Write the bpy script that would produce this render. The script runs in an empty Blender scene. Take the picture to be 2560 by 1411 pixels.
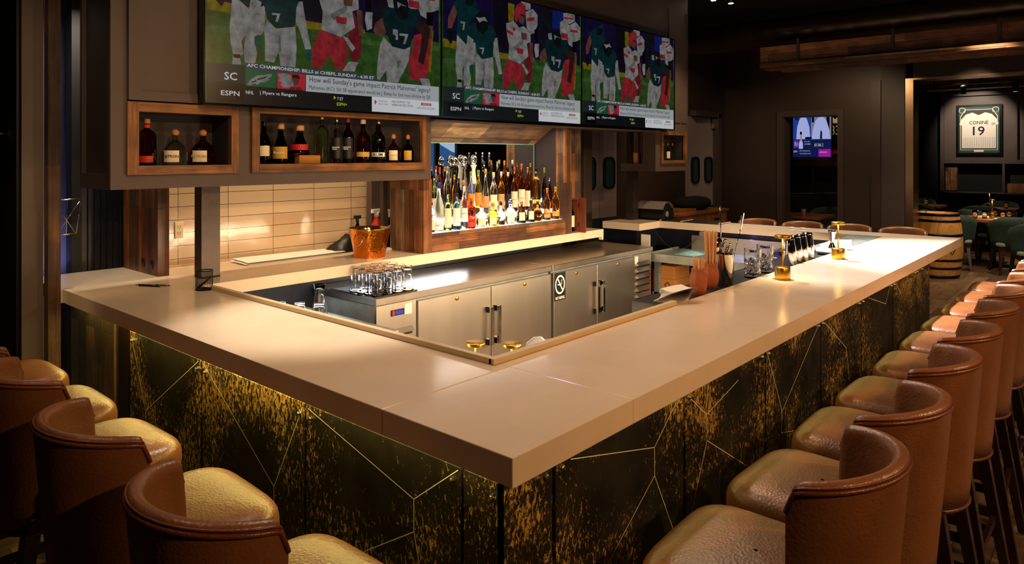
import bpy, bmesh, math, random
from math import pi, sin, cos, radians, sqrt, atan2
from mathutils import Vector, Matrix
random.seed(7)
SC = bpy.context.scene
COL = SC.collection

# ---------------------------------------------------------------- camera
YAW = 41.225
cam_d = bpy.data.cameras.new('camera'); cam = bpy.data.objects.new('camera', cam_d); COL.objects.link(cam)
cam.location = (0, 0, 1.75); cam.rotation_euler = (pi/2, 0, radians(YAW - 90))
cam_d.sensor_width = 36; cam_d.lens = 1761/2560*36
cam_d.shift_y = -(705.5 - 389)/2560
cam_d.clip_start = .05; cam_d.clip_end = 200
SC.camera = cam
SC.view_settings.view_transform = 'Standard'; SC.view_settings.look = 'None'
SC.view_settings.gamma = 1; SC.view_settings.use_curve_mapping = False
SC.view_settings.exposure = 0.0

# ---------------------------------------------------------------- world: dusk sky outside the windows
W = bpy.data.worlds.new('sky'); SC.world = W; W.use_nodes = True
nt = W.node_tree; nt.nodes.clear()
wo = nt.nodes.new('ShaderNodeOutputWorld'); bg = nt.nodes.new('ShaderNodeBackground')
bg.inputs[0].default_value = (.55, .72, 1, 1); bg.inputs[1].default_value = .85
nt.links.new(bg.outputs[0], wo.inputs[0])

# ---------------------------------------------------------------- lamps of the room and added fill spots
WARM = (1, .72, .44); NEUT = (1, .86, .7); COOL = (.75, .85, 1)
def spot(p, tgt, power, ang=90, blend=.6, col=WARM, r=.04):
    l = bpy.data.lights.new('spot', 'SPOT'); l.energy = power; l.color = col; l.spot_size = radians(ang); l.spot_blend = blend; l.shadow_soft_size = r
    o = bpy.data.objects.new('spot', l); COL.objects.link(o); o.location = p
    o.rotation_euler = (Vector(tgt) - Vector(p)).to_track_quat('-Z', 'Y').to_euler(); return o
def area(p, tgt, sx, sy, power, col=WARM):
    l = bpy.data.lights.new('area', 'AREA'); l.shape = 'RECTANGLE'; l.size = sx; l.size_y = sy; l.energy = power; l.color = col
    o = bpy.data.objects.new('area', l); COL.objects.link(o); o.location = p
    d = Vector(tgt) - Vector(p)
    if abs(d.x) < 1e-5 and abs(d.y) < 1e-5: o.rotation_euler = (0 if d.z < 0 else pi, 0, 0)
    else: o.rotation_euler = d.to_track_quat('-Z', 'Y').to_euler()
    return o
SPOTS = [  # ceiling track spots and added fill spots: place, target, watts, cone
 ((2.15, 2.75, 3.35), (1.70, 2.55, 1.07), 330, 32, NEUT),
 ((2.6, 3.0, 3.4), (1.8, .5, 1.0), 34, 60, (.45, .5, 1)),  # added bluish spot, imitates screen glow on the stool backs
 ((4.4, 3.0, 3.4), (4.0, .5, 1.0), 34, 60, (.45, .5, 1)),  # second added bluish spot, for the stools farther along
 ((.35, 3.3, 2.6), (1.39, 4.3, .75), 30, 34, (1, .7, .3)),  # added spot to brighten the timber end panel
 ((2.0, 2.2, 3.35), (1.3, 1.7, .9), 42, 110, WARM),
 ((3.0, 2.6, 3.35), (2.5, .9, .8), 66, 100, WARM),
 ((4.6, 2.5, 3.35), (4.1, .9, .8), 105, 95, WARM),
 ((5.5, 2.4, 3.35), (5.55, .58, .78), 1900, 50, (1, .9, .8)),
 ((7.0, 2.2, 3.35), (7.1, 2.0, 1.0), 270, 70, NEUT),
 ((4.3, 2.4, 3.35), (4.5, 1.3, 1.07), 420, 36, (1, .93, .95)),
 ((3.6, 2.2, 3.35), (3.8, 3.4, .5), 160, 70, WARM),
 ((4.4, 2.7, 3.35), (4.4, 3.6, 1.2), 120, 70, WARM),
 ((6.4, 2.6, 3.35), (6.8, 3.6, 1.4), 110, 70, WARM),
 ((.4, 2.4, 3.45), (.7, 2.3, .9), 26, 110, WARM),
 ((.9, .6, 3.2), (2.2, 3.7, 1.75), 130, 50, WARM),
 ((2.2, .3, 2.9), (3.9, 3.7, 1.5), 130, 50, WARM),
 ((1.2, -1.7, 2.9), (1.9, 1.0, 1.0), 150, 80, (1, .56, .24)),
 ((3.6, -1.8, 2.9), (3.6, 1.0, 1.0), 210, 90, (1, .58, .26)),
 ((6.2, -1.5, 3.2), (6.2, .8, .6), 200, 90, (1, .68, .4)),
 ((7.9, 1.0, 3.0), (9.2, 1.2, 0), 230, 100, WARM),
 ((.2, 3.0, 3.0), (1.12, 4.35, 1.5), 22, 60, WARM),  # added spot to lift the dark pilaster
 ((7.7, 3.8, 3.3), (9.4, 4.9, 1.2), 70, 90, WARM),
 ((10.2, 1.3, 3.2), (11.8, 2.1, .5), 110, 60, WARM),  # added from the hall side to brighten the barrel
 ((6.7, 4.0, 3.3), (7.2, 4.9, 1.4), 55, 90, NEUT),
 ((9.4, 2.6, 3.0), (10.8, 3.2, 1.4), 60, 110, WARM),
]
for p, t, w, a, c in SPOTS: spot(p, t, w, a, .7, c)

# ---------------------------------------------------------------- materials
def lin(h):
    h = h.lstrip('#'); v = [int(h[i:i+2], 16)/255 for i in (0, 2, 4)]
    return tuple(c/12.92 if c <= .04045 else ((c+.055)/1.055)**2.4 for c in v) + (1,)
def newmat(name):
    m = bpy.data.materials.new(name); m.use_nodes = True
    n = m.node_tree; b = n.nodes['Principled BSDF']; return m, n, b
def N(n, t, **k):
    x = n.nodes.new('ShaderNode' + t)
    for a, v in k.items():
        if a in x.inputs.keys(): x.inputs[a].default_value = v
        else: setattr(x, a, v)
    return x
MATS = {}
def mat(name, col='#808080', rough=.5, metal=0, var=0, vscale=6, bump=0, bscale=40, emit=None, es=1, trans=0, ior=1.45, coat=0, alpha=1, aniso=0, stretch=None):
    m, n, b = newmat(name); L = n.links
    c = lin(col) if isinstance(col, str) else tuple(col) + (1,)
    b.inputs['Base Color'].default_value = c
    b.inputs['Roughness'].default_value = rough; b.inputs['Metallic'].default_value = metal
    b.inputs['IOR'].default_value = ior
    if trans: b.inputs['Transmission Weight'].default_value = trans
    if coat: b.inputs['Coat Weight'].default_value = coat; b.inputs['Coat Roughness'].default_value = .06
    if alpha < 1: b.inputs['Alpha'].default_value = alpha
    if emit: b.inputs['Emission Color'].default_value = lin(emit) if isinstance(emit, str) else tuple(emit) + (1,); b.inputs['Emission Strength'].default_value = es
    if var or bump:
        tc = N(n, 'TexCoord'); mp = N(n, 'Mapping'); L.new(tc.outputs['Object'], mp.inputs[0])
        if stretch: mp.inputs['Scale'].default_value = stretch
    if var:
        t = N(n, 'TexNoise', Scale=vscale, Detail=5, Roughness=.6); L.new(mp.outputs[0], t.inputs[0])
        r = N(n, 'ValToRGB'); L.new(t.outputs[0], r.inputs[0])
        r.color_ramp.elements[0].position = .3; r.color_ramp.elements[1].position = .7
        r.color_ramp.elements[0].color = tuple(x*(1-var) for x in c[:3]) + (1,)
        r.color_ramp.elements[1].color = tuple(min(1, x*(1+var)) for x in c[:3]) + (1,)
        L.new(r.outputs[0], b.inputs['Base Color'])
    if bump:
        t2 = N(n, 'TexNoise', Scale=bscale, Detail=3); L.new(mp.outputs[0], t2.inputs[0])
        bp = N(n, 'Bump', Strength=bump, Distance=.01); L.new(t2.outputs[0], bp.inputs['Height']); L.new(bp.outputs[0], b.inputs['Normal'])
    MATS[name] = m; return m
def M(k): return MATS[k]

def leather(name, col, rough=.36):
    m, n, b = newmat(name); L = n.links
    c = lin(col); tc = N(n, 'TexCoord')
    t = N(n, 'TexNoise', Scale=5, Detail=4); L.new(tc.outputs['Object'], t.inputs[0])
    r = N(n, 'ValToRGB'); L.new(t.outputs[0], r.inputs[0]); r.color_ramp.elements[0].position = .35; r.color_ramp.elements[1].position = .7
    r.color_ramp.elements[0].color = tuple(x*.78 for x in c[:3]) + (1,); r.color_ramp.elements[1].color = tuple(x*1.15 for x in c[:3]) + (1,)
    v = N(n, 'TexVoronoi', Scale=130); v.feature = 'F1'; L.new(tc.outputs['Object'], v.inputs[0])
    mp = N(n, 'Mapping'); mp.inputs['Scale'].default_value = (1, 1, 3); L.new(tc.outputs['Object'], mp.inputs[0])
    t2 = N(n, 'TexNoise', Scale=45, Detail=4); L.new(mp.outputs[0], t2.inputs[0])
    mm = N(n, 'Math', operation='ADD'); L.new(v.outputs['Distance'], mm.inputs[0]); L.new(t2.outputs[0], mm.inputs[1])
    bp = N(n, 'Bump', Strength=.22, Distance=.003); L.new(mm.outputs[0], bp.inputs['Height']); L.new(bp.outputs[0], b.inputs['Normal'])
    L.new(r.outputs[0], b.inputs['Base Color']); b.inputs['Roughness'].default_value = rough
    MATS[name] = m
def wood(name, tones, u='X', L0=.9, W0=.11, rough=.6, gap=.006, grain=1.0, bump=.5, coat=0):
    """boards along axis u, each board its own tone, with grain, saw marks and knots"""
    m, n, b = newmat(name); L = n.links
    tc = N(n, 'TexCoord'); s = N(n, 'SeparateXYZ'); L.new(tc.outputs['Object'], s.inputs[0])
    o = [a for a in 'XYZ' if a != u]
    ad = N(n, 'Math', operation='ADD'); L.new(s.outputs[o[0]], ad.inputs[0]); L.new(s.outputs[o[1]], ad.inputs[1])
    cb = N(n, 'CombineXYZ'); L.new(s.outputs[u], cb.inputs[0]); L.new(ad.outputs[0], cb.inputs[1])
    br = N(n, 'TexBrick'); br.offset = .37; br.offset_frequency = 2
    L.new(cb.outputs[0], br.inputs['Vector'])
    br.inputs['Color1'].default_value = (0, 0, 0, 1); br.inputs['Color2'].default_value = (1, 1, 1, 1); br.inputs['Mortar'].default_value = (.5, .5, .5, 1)
    br.inputs['Scale'].default_value = 1; br.inputs['Mortar Size'].default_value = gap/2; br.inputs['Mortar Smooth'].default_value = .1
    br.inputs['Brick Width'].default_value = L0; br.inputs['Row Height'].default_value = W0
    rp = N(n, 'ValToRGB'); L.new(br.outputs['Color'], rp.inputs[0]); rp.color_ramp.interpolation = 'LINEAR'
    e = rp.color_ramp.elements
    while len(e) < len(tones): e.new(.5)
    for i, t in enumerate(tones): e[i].position = (i+.2)/len(tones); e[i].color = lin(t)
    mp = N(n, 'Mapping'); mp.inputs['Scale'].default_value = (2.2, 45, 1); L.new(cb.outputs[0], mp.inputs[0])
    g = N(n, 'TexNoise', Scale=1.2, Detail=7, Roughness=.7, Distortion=.6); L.new(mp.outputs[0], g.inputs[0])
    gr = N(n, 'ValToRGB'); L.new(g.outputs[0], gr.inputs[0]); gr.color_ramp.elements[0].position = .32; gr.color_ramp.elements[1].position = .68
    lo = 1 - .72*grain; gr.color_ramp.elements[0].color = (lo, lo, lo, 1); gr.color_ramp.elements[1].color = (1.25, 1.2, 1.1, 1)
    big = N(n, 'TexNoise', Scale=7, Detail=4); L.new(tc.outputs['Object'], big.inputs[0])
    br2 = N(n, 'ValToRGB'); L.new(big.outputs[0], br2.inputs[0]); br2.color_ramp.elements[0].position = .35; br2.color_ramp.elements[1].position = .65
    br2.color_ramp.elements[0].color = (.45, .42, .4, 1); br2.color_ramp.elements[1].color = (1.15, 1.1, 1, 1)
    m1 = N(n, 'MixRGB', blend_type='MULTIPLY'); m1.inputs[0].default_value = 1; L.new(rp.outputs[0], m1.inputs[1]); L.new(gr.outputs[0], m1.inputs[2])
    m2 = N(n, 'MixRGB', blend_type='MULTIPLY'); m2.inputs[0].default_value = .8*grain; L.new(m1.outputs[0], m2.inputs[1]); L.new(br2.outputs[0], m2.inputs[2])
    m3 = N(n, 'MixRGB'); L.new(br.outputs['Fac'], m3.inputs[0]); L.new(m2.outputs[0], m3.inputs[1]); m3.inputs[2].default_value = (.008, .005, .003, 1)
    L.new(m3.outputs[0], b.inputs['Base Color']); b.inputs['Roughness'].default_value = rough
    if coat: b.inputs['Coat Weight'].default_value = coat; b.inputs['Coat Roughness'].default_value = .2
    sb = N(n, 'Math', operation='SUBTRACT'); L.new(g.outputs[0], sb.inputs[0]); L.new(br.outputs['Fac'], sb.inputs[1])
    bp = N(n, 'Bump', Strength=bump, Distance=.006); L.new(sb.outputs[0], bp.inputs['Height']); L.new(bp.outputs[0], b.inputs['Normal'])
    MATS[name] = m
def patina(name):
    """blackened steel sheet with flaking brass-coloured corrosion and fine scratches"""
    m, n, b = newmat(name); L = n.links
    tc = N(n, 'TexCoord'); s = N(n, 'SeparateXYZ'); L.new(tc.outputs['Object'], s.inputs[0])
    ad = N(n, 'Math', operation='SUBTRACT'); L.new(s.outputs[0], ad.inputs[0]); L.new(s.outputs[1], ad.inputs[1])
    cb = N(n, 'CombineXYZ'); L.new(ad.outputs[0], cb.inputs[0]); L.new(s.outputs[2], cb.inputs[1])
    mp = N(n, 'Mapping'); mp.inputs['Scale'].default_value = (2.1, 1, 1); L.new(cb.outputs[0], mp.inputs[0])
    f = N(n, 'TexNoise', Scale=38, Detail=9, Roughness=.78, Distortion=.8); L.new(mp.outputs[0], f.inputs[0])
    big = N(n, 'TexNoise', Scale=1.9, Detail=3); L.new(cb.outputs[0], big.inputs[0])
    bm = N(n, 'MapRange'); bm.inputs[1].default_value = .36; bm.inputs[2].default_value = .64; bm.inputs[3].default_value = -.085; bm.inputs[4].default_value = .075; L.new(big.outputs[0], bm.inputs[0])
    a2 = N(n, 'Math', operation='ADD'); L.new(f.outputs[0], a2.inputs[0]); L.new(bm.outputs[0], a2.inputs[1])
    r = N(n, 'ValToRGB'); L.new(a2.outputs[0], r.inputs[0]); r.color_ramp.elements[0].position = .56; r.color_ramp.elements[1].position = .60
    r.color_ramp.elements[0].color = (0, 0, 0, 1); r.color_ramp.elements[1].color = (1, 1, 1, 1)
    base = N(n, 'TexNoise', Scale=6, Detail=6); L.new(cb.outputs[0], base.inputs[0])
    c0 = N(n, 'ValToRGB'); L.new(base.outputs[0], c0.inputs[0]); c0.color_ramp.elements[0].position = .35; c0.color_ramp.elements[1].position = .7
    c0.color_ramp.elements[0].color = (.012, .011, .009, 1); c0.color_ramp.elements[1].color = (.04, .034, .024, 1)
    c1 = N(n, 'ValToRGB'); L.new(base.outputs[0], c1.inputs[0]); c1.color_ramp.elements[0].color = (.30, .14, .02, 1); c1.color_ramp.elements[1].color = (.8, .5, .11, 1)
    mx = N(n, 'MixRGB'); L.new(r.outputs[0], mx.inputs[0]); L.new(c0.outputs[0], mx.inputs[1]); L.new(c1.outputs[0], mx.inputs[2])
    L.new(mx.outputs[0], b.inputs['Base Color']); b.inputs['Metallic'].default_value = .35
    rr = N(n, 'MapRange'); rr.inputs[3].default_value = .42; rr.inputs[4].default_value = .7; L.new(r.outputs[0], rr.inputs[0]); L.new(rr.outputs[0], b.inputs['Roughness'])
    bp = N(n, 'Bump', Strength=.25, Distance=.003); L.new(r.outputs[0], bp.inputs['Height']); L.new(bp.outputs[0], b.inputs['Normal'])
    MATS[name] = m
def tiles(name):
    m, n, b = newmat(name); L = n.links
    tc = N(n, 'TexCoord'); s = N(n, 'SeparateXYZ'); L.new(tc.outputs['Object'], s.inputs[0])
    cb = N(n, 'CombineXYZ'); L.new(s.outputs[0], cb.inputs[0]); L.new(s.outputs[2], cb.inputs[1])
    mp = N(n, 'Mapping'); mp.inputs['Location'].default_value = (-1.892+.318*4, -.005, 0); L.new(cb.outputs[0], mp.inputs[0])
    br = N(n, 'TexBrick'); br.offset = 0; L.new(mp.outputs[0], br.inputs['Vector'])
    br.inputs['Color1'].default_value = lin('#cdb596'); br.inputs['Color2'].default_value = lin('#c4ab8c'); br.inputs['Mortar'].default_value = lin('#1c1512')
    br.inputs['Scale'].default_value = 1; br.inputs['Mortar Size'].default_value = .0016; br.inputs['Brick Width'].default_value = .318; br.inputs['Row Height'].default_value = .0795
    L.new(br.outputs['Color'], b.inputs['Base Color']); b.inputs['Roughness'].default_value = .12
    ns = N(n, 'TexNoise', Scale=9, Detail=2); L.new(tc.outputs['Object'], ns.inputs[0])
    sb = N(n, 'Math', operation='SUBTRACT'); L.new(ns.outputs[0], sb.inputs[0]); L.new(br.outputs['Fac'], sb.inputs[1])
    bp = N(n, 'Bump', Strength=.18, Distance=.006); L.new(sb.outputs[0], bp.inputs['Height']); L.new(bp.outputs[0], b.inputs['Normal'])
    MATS[name] = m
def glassmat(name, col, rough=.02, alpha_like=0):
    m, n, b = newmat(name)
    b.inputs['Base Color'].default_value = lin(col); b.inputs['Roughness'].default_value = rough
    b.inputs['Transmission Weight'].default_value = 1; b.inputs['IOR'].default_value = 1.33 if alpha_like else 1.45
    MATS[name] = m
def emat(name, col, s): return mat(name, '#050505', .4, emit=col, es=s)

mat('stone', '#e2cdb4', .16, var=.05, vscale=5, bump=.02, bscale=3)
mat('stone_rim', '#d8bd94', .35, var=.06)
mat('paint', '#55463f', .55, var=.12, vscale=3, bump=.08)
mat('paint_dark', '#36271f', .5, var=.1, vscale=2)
mat('paint_black', '#0d0a0a', .6)
mat('niche', '#33292a', .6, var=.1)
mat('ceiling', '#120e0c', .9)
mat('steelframe', '#4a403b', .38, metal=.7, var=.2, vscale=9)
mat('stainless', '#cdc2b4', .34, metal=1, var=.1, vscale=3, stretch=(1, 1, .15), bump=.03, bscale=8)
mat('stainless_top', '#c4b8aa', .28, metal=1, var=.12, vscale=5, bump=.04, bscale=5)
mat('stainless_side', '#98a09c', .4, metal=.6, var=.25, vscale=8)
mat('chrome', '#e8e4de', .06, metal=1)
mat('trim_steel', '#a08468', .3, metal=1, var=.1)
mat('black', '#0a0a0b', .45)
mat('black_gloss', '#08080a', .12)
mat('rubber', '#151314', .75, bump=.5, bscale=300)
mat('brass', '#c99a3c', .3, metal=1, var=.05, bump=.02, bscale=90)
mat('copper', '#d07a28', .16, metal=1, bump=.5, bscale=26)
mat('copper_in', '#e6c8a0', .12, metal=1)
mat('darkwood', '#23120b', .32, var=.35, vscale=8, coat=.3, stretch=(1, 1, .1))
mat('terracotta', '#a4532b', .5, var=.08)
mat('straw', '#d39a64', .7)
mat('paper', '#efe6da', .8, bump=.1)
mat('cardboard', '#b07436', .8, var=.08)
mat('red', '#c4161c', .5); mat('redcloth', '#b01318', .8, bump=.3)
mat('bluebox', '#1f7fb6', .5); mat('tealcloth', '#8fc9c4', .9, bump=.6, bscale=60)
mat('barback', '#1b1c22', .5, var=.5, vscale=60)
mat('bluelit_wall', '#66688a', .6)
mat('navy', '#10131f', .35, var=.4, vscale=10)
mat('doorskin', '#8a7a76', .45, var=.04); mat('doorlow', '#1d3333', .35)
mat('porthole', '#22393b', .08); mat('offwhite', '#e9dfcb', .6)
mat('velvet', '#1e322c', .85, var=.25, vscale=7, bump=.2, bscale=60)
mat('velvet_seat', '#8fa294', .85)
mat('cork', '#b8793c', .6); mat('goldcap', '#c8973a', .3, metal=.8); mat('blackcap', '#0c0b0c', .3); mat('redcap', '#b2221a', .35)
mat('whitecap', '#ece6dc', .4); mat('bluecap', '#27459c', .3, metal=.4); mat('greencap', '#7c8a2c', .4); mat('silvercap', '#cfc8bd', .2, metal=1)
mat('orangecap', '#c25a22', .35, metal=.4)
for k, c in dict(lb_cream='#efdcb8', lb_white='#f2ece2', lb_black='#131112', lb_orange='#d98a24', lb_redorange='#c9361a', lb_gold='#c89b3c', lb_blue='#3c5bb8', lb_tan='#c9955c', lb_red='#b9191f').items(): mat(k, c, .5)
for k, c in dict(g_clear='#f4f7f4', g_gold='#eebd3a', g_amber='#c8661a', g_red='#8e2410', g_brown='#401a0b', g_dark='#140a08', g_green='#b7d07c', g_blue='#5fb2e6', g_teal='#1d5660', g_whisky='#d9831f', g_gray='#5a5a62').items(): glassmat(k, c)
glassmat('g_frost', '#e6eef4', .35); mat('ceramic_w', '#efeae2', .25); glassmat('glass', '#ffffff', .0); mat('plastic', '#cfd2d8', .2, trans=.4); mat('clearlid', '#cdb8b0', .15, alpha=.35); glassmat('bluetub', '#5a66d0', .1)
mat('mirror', '#d8dcdc', .01, metal=1)
mat('plaster_dark', '#3d322e', .6)
mat('barrelhoop', '#0c0b0b', .4, metal=.5)
mat('label_txt', '#120e0c', .6); mat('jersey', '#efe3d2', .8, bump=.1, bscale=120); mat('green_mat', '#274c42', .6); mat('blackframe', '#120f0e', .3)
mat('linen_panel', '#59524e', .9, bump=.3, bscale=90)
mat('qr', '#1b1b1b', .6)
mat('fur', '#0a0808', 1, bump=1, bscale=50)
leather('leather', '#80502f'); leather('leather_dark', '#6e3a20')
patina('patina'); tiles('tile')
RECL = ['#59341e', '#8a5228', '#a8703e', '#6d5440', '#b98048', '#4a2c1a', '#85705a']
wood('wood_x', RECL, 'X', .55, .052, gap=.003); wood('wood_z', RECL, 'Z', .7, .05, gap=.003)
wood('canopy_wood', ['#94724e', '#b08c62', '#6a4d36', '#cda878', '#836448'], 'X', .42, .055, gap=.002)
wood('beam_wood', RECL, 'Y', .9, .09, gap=.004)
wood('frame_wood', ['#8a5a30', '#9c6838', '#7d4e28'], 'X', 3, 1, gap=0, rough=.5)
wood('frame_wood_z', ['#8a5a30', '#9c6838', '#7d4e28'], 'Z', 3, 1, gap=0, rough=.5)
wood('post_wood', ['#5c3820', '#6e4a2c', '#4a3020'], 'Z', 1.7, 1, gap=0, bump=.9)
wood('panel_wood', ['#4a2614', '#8a4c1c', '#5c4430', '#a8621e', '#3a1e12', '#7a3a18'], 'Z', .6, .045, gap=.003, coat=.3)
wood('end_wood', ['#4c3a1c', '#8a6428', '#3a3422', '#6a4a1c'], 'Z', .5, .13, gap=.004, coat=.2)
wood('floor_wood', ['#5b4634', '#6b533e', '#4c3a2c', '#77604a'], 'X', 1.4, .15, gap=.004, rough=.38, grain=.7, bump=.3)
wood('barrel_wood', ['#b57b34', '#a86f2c', '#c08a42'], 'Z', 3, .09, gap=.002, grain=.4, bump=.2)
wood('table_wood', ['#9a5c28', '#8a4e20'], 'Y', 2, .12, gap=.002, grain=.5, coat=.4)
wood('credenza_wood', ['#8f5526', '#a5672e'], 'Z', 2, .08, gap=.002, grain=.6, coat=.3)
wood('boxwood', ['#6e3014', '#7d3c18'], 'Z', 3, 1, gap=0, grain=.5, coat=.5)
emat('led_white', '#e8f2ff', 9); emat('led_warm', '#ffd68a', 22); emat('led_green', '#ffe37a', 7); emat('led_dim', '#ffe37a', 1.6); emat('led_blue', '#4a5cff', 12)
emat('shelf_glow', '#fff4e2', 3.4); emat('lamp_glow', '#ffd890', 14); emat('bulb', '#fff0d8', 60); emat('lcd', '#2a45ff', .6)
TVC = dict(purple='#1e1440', crowd='#15131f', crowd2='#1a1a26', yellow='#8f7d14', blue='#1a2a7c', grass='#3a6426', lgreen='#4b733a', white='#a9a8a6', gray='#80807c', red='#b82f3a', dred='#86202c',
  teal='#0f3a3e', dteal='#0c2d33', green='#0e5a50', dark='#101a20', black='#060607', fskin='#a98a98', skin='#7a4c40', skin2='#3a2420', slate='#3c434b', panel='#1f2629', panel2='#121416', egreen='#0f5a32', cred='#c01e38', hair='#241208', lgray='#b4b9bc', ad='#e2e5ea', lime='#b9d628', txt='#d8dadc', dim='#6c7074', txtk='#1a1c1e', cyanb='#1e3f9a', tvwall='#7d7f92', shirt='#aab4e8', magenta='#a81aa0', navyb='#101c50', vio='#5c30a8')
def tvm(k):
    n = 'tv_' + k; es = .55 if k in ('slate','panel','panel2','egreen','cred','lgray','ad','lime','txt','dim','txtk') else .32 if k not in ('cyanb','tvwall','shirt','magenta','navyb','vio','fskin') else .8
    if n not in MATS:
        m = mat(n, '#000000', .25, emit=TVC[k], es=es)
        if es < .5:   # mottled broadcast picture
            t = m.node_tree; q = t.nodes['Principled BSDF']; tc = N(t, 'TexCoord'); ns = N(t, 'TexNoise', Scale=16, Detail=6, Roughness=.6); rp = N(t, 'ValToRGB'); c = lin(TVC[k])
            t.links.new(tc.outputs['Object'], ns.inputs[0]); t.links.new(ns.outputs[0], rp.inputs[0]); rp.color_ramp.elements[0].position = .32; rp.color_ramp.elements[1].position = .7
            rp.color_ramp.elements[0].color = tuple(v*.5 for v in c[:3]) + (1,); rp.color_ramp.elements[1].color = tuple(v*1.35 for v in c[:3]) + (1,)
            t.links.new(rp.outputs[0], q.inputs['Emission Color'])
    return MATS[n]
# ---------------------------------------------------------------- mesh helpers
class MB:
    def __init__(s): s.v = []; s.f = []; s.m = []; s.cur = 0; s.mats = []; s.sm = []; s.smooth = False
    def use(s, m):
        m = M(m) if isinstance(m, str) else m
        if m not in s.mats: s.mats.append(m)
        s.cur = s.mats.index(m); return s
    def add(s, vs, fs, smooth=None):
        o = len(s.v); s.v += [tuple(v) for v in vs]
        for f in fs: s.f.append([i+o for i in f]); s.m.append(s.cur); s.sm.append(s.smooth if smooth is None else smooth)
        return s
    def box(s, x0, x1, y0, y1, z0, z1):
        if x0 > x1: x0, x1 = x1, x0
        if y0 > y1: y0, y1 = y1, y0
        v = [(x0,y0,z0),(x1,y0,z0),(x1,y1,z0),(x0,y1,z0),(x0,y0,z1),(x1,y0,z1),(x1,y1,z1),(x0,y1,z1)]
        return s.add(v, [(0,3,2,1),(4,5,6,7),(0,1,5,4),(1,2,6,5),(2,3,7,6),(3,0,4,7)], False)
    def cbox(s, c, d, ax=None, rot=0):
        """box centred c, sizes d, turned about Z"""
        hx, hy, hz = d[0]/2, d[1]/2, d[2]/2; R = Matrix.Rotation(rot, 4, ax or 'Z')
        v = [Vector(c) + R @ Vector((a*hx, b*hy, e*hz)) for e in (-1,1) for a, b in ((-1,-1),(1,-1),(1,1),(-1,1))]
        return s.add(v, [(0,3,2,1),(4,5,6,7),(0,1,5,4),(1,2,6,5),(2,3,7,6),(3,0,4,7)], False)
    def lathe(s, prof, c=(0,0,0), n=20, cap=True, sx=1, sy=1, smooth=True, ph=0):
        vs = []; fs = []
        for r, z in prof:
            for i in range(n):
                a = 2*pi*i/n + ph; vs.append((c[0]+r*sx*cos(a), c[1]+r*sy*sin(a), c[2]+z))
        for k in range(len(prof)-1):
            for i in range(n): j = (i+1) % n; fs.append((k*n+i, k*n+j, (k+1)*n+j, (k+1)*n+i))
        s.add(vs, fs, smooth)
        if cap:
            o = len(s.v) - len(vs)
            for k, rev in ((0, True), (len(prof)-1, False)):
                if prof[k][0] > 1e-4:
                    f = [o+k*n+i for i in range(n)]
                    s.f.append(f[::-1] if rev else f); s.m.append(s.cur); s.sm.append(False)
        return s
    def tube(s, pts, r, n=8, closed=False, r1=None):
        pts = [Vector(p) for p in pts]; vs = []; fs = []; N_ = len(pts); up = None
        for i, p in enumerate(pts):
            a = pts[(i-1) % N_] if (closed or i > 0) else p; b = pts[(i+1) % N_] if (closed or i < N_-1) else p
            t = (b-a).normalized()
            if up is None: up = Vector((0,0,1)) if abs(t.z) < .9 else Vector((1,0,0))
            x = t.cross(up)
            if x.length < 1e-5: x = t.cross(Vector((1,0,0)))
            x.normalize(); y = x.cross(t); up = y if not closed else up
            rr = r if r1 is None else r + (r1-r)*i/(N_-1)
            for k in range(n): an = 2*pi*k/n; vs.append(p + x*rr*cos(an) + y*rr*sin(an))
        for i in range(N_ if closed else N_-1):
            j = (i+1) % N_
            for k in range(n): l = (k+1) % n; fs.append((i*n+k, i*n+l, j*n+l, j*n+k))
        if not closed: fs.append(tuple(range(n))[::-1]); fs.append(tuple((N_-1)*n+k for k in range(n)))
        return s.add(vs, fs, True)
    def taper(s, a, b, wa, wb):
        """square bar from a to b"""
        a = Vector(a); b = Vector(b); v = []
        for p, w in ((a, wa), (b, wb)):
            for x, y in ((-1,-1),(1,-1),(1,1),(-1,1)): v.append(p + Vector((x*w/2, y*w/2, 0)))
        return s.add(v, [(0,3,2,1),(4,5,6,7),(0,1,5,4),(1,2,6,5),(2,3,7,6),(3,0,4,7)], False)
    def poly(s, pts, th=None, d=(0,0,1)):
        """flat polygon, or a slab of thickness th along d"""
        n = len(pts)
        if th is None: return s.add(pts, [tuple(range(n))], False)
        d = Vector(d)*th; v = [Vector(p) for p in pts] + [Vector(p)+d for p in pts]
        return s.add(v, [tuple(range(n))[::-1], tuple(range(n, 2*n))] + [(i, (i+1) % n, n+(i+1) % n, n+i) for i in range(n)], False)
    def grid(s, rows, closed=False, smooth=True):
        n = len(rows[0]); vs = [p for r in rows for p in r]; fs = []
        for i in range(len(rows)-1):
            for j in range(n if closed else n-1): k = (j+1) % n; fs.append((i*n+j, i*n+k, (i+1)*n+k, (i+1)*n+j))
        return s.add(vs, fs, smooth)
    def build(s, name, m=None, parent=None, bevel=0, fix=True, props=None):
        if m is not None:
            mm = M(m) if isinstance(m, str) else m
            if not s.mats: s.mats = [mm]
        off = Vector((0,0,0)); p = parent
        while p: off += p.location; p = p.parent
        me = bpy.data.meshes.new(name); me.from_pydata([Vector(v)-off for v in s.v], [], s.f)
        for mt in s.mats: me.materials.append(mt)
        for i, p in enumerate(me.polygons): p.material_index = s.m[i]; p.use_smooth = s.sm[i]
        if fix:
            b = bmesh.new(); b.from_mesh(me); bmesh.ops.recalc_face_normals(b, faces=b.faces); b.to_mesh(me); b.free()
        me.update()
        o = bpy.data.objects.new(name, me); COL.objects.link(o); o.parent = parent
        if bevel:
            bv = o.modifiers.new('bevel', 'BEVEL'); bv.width = bevel; bv.segments = 2; bv.limit_method = 'ANGLE'
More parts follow.
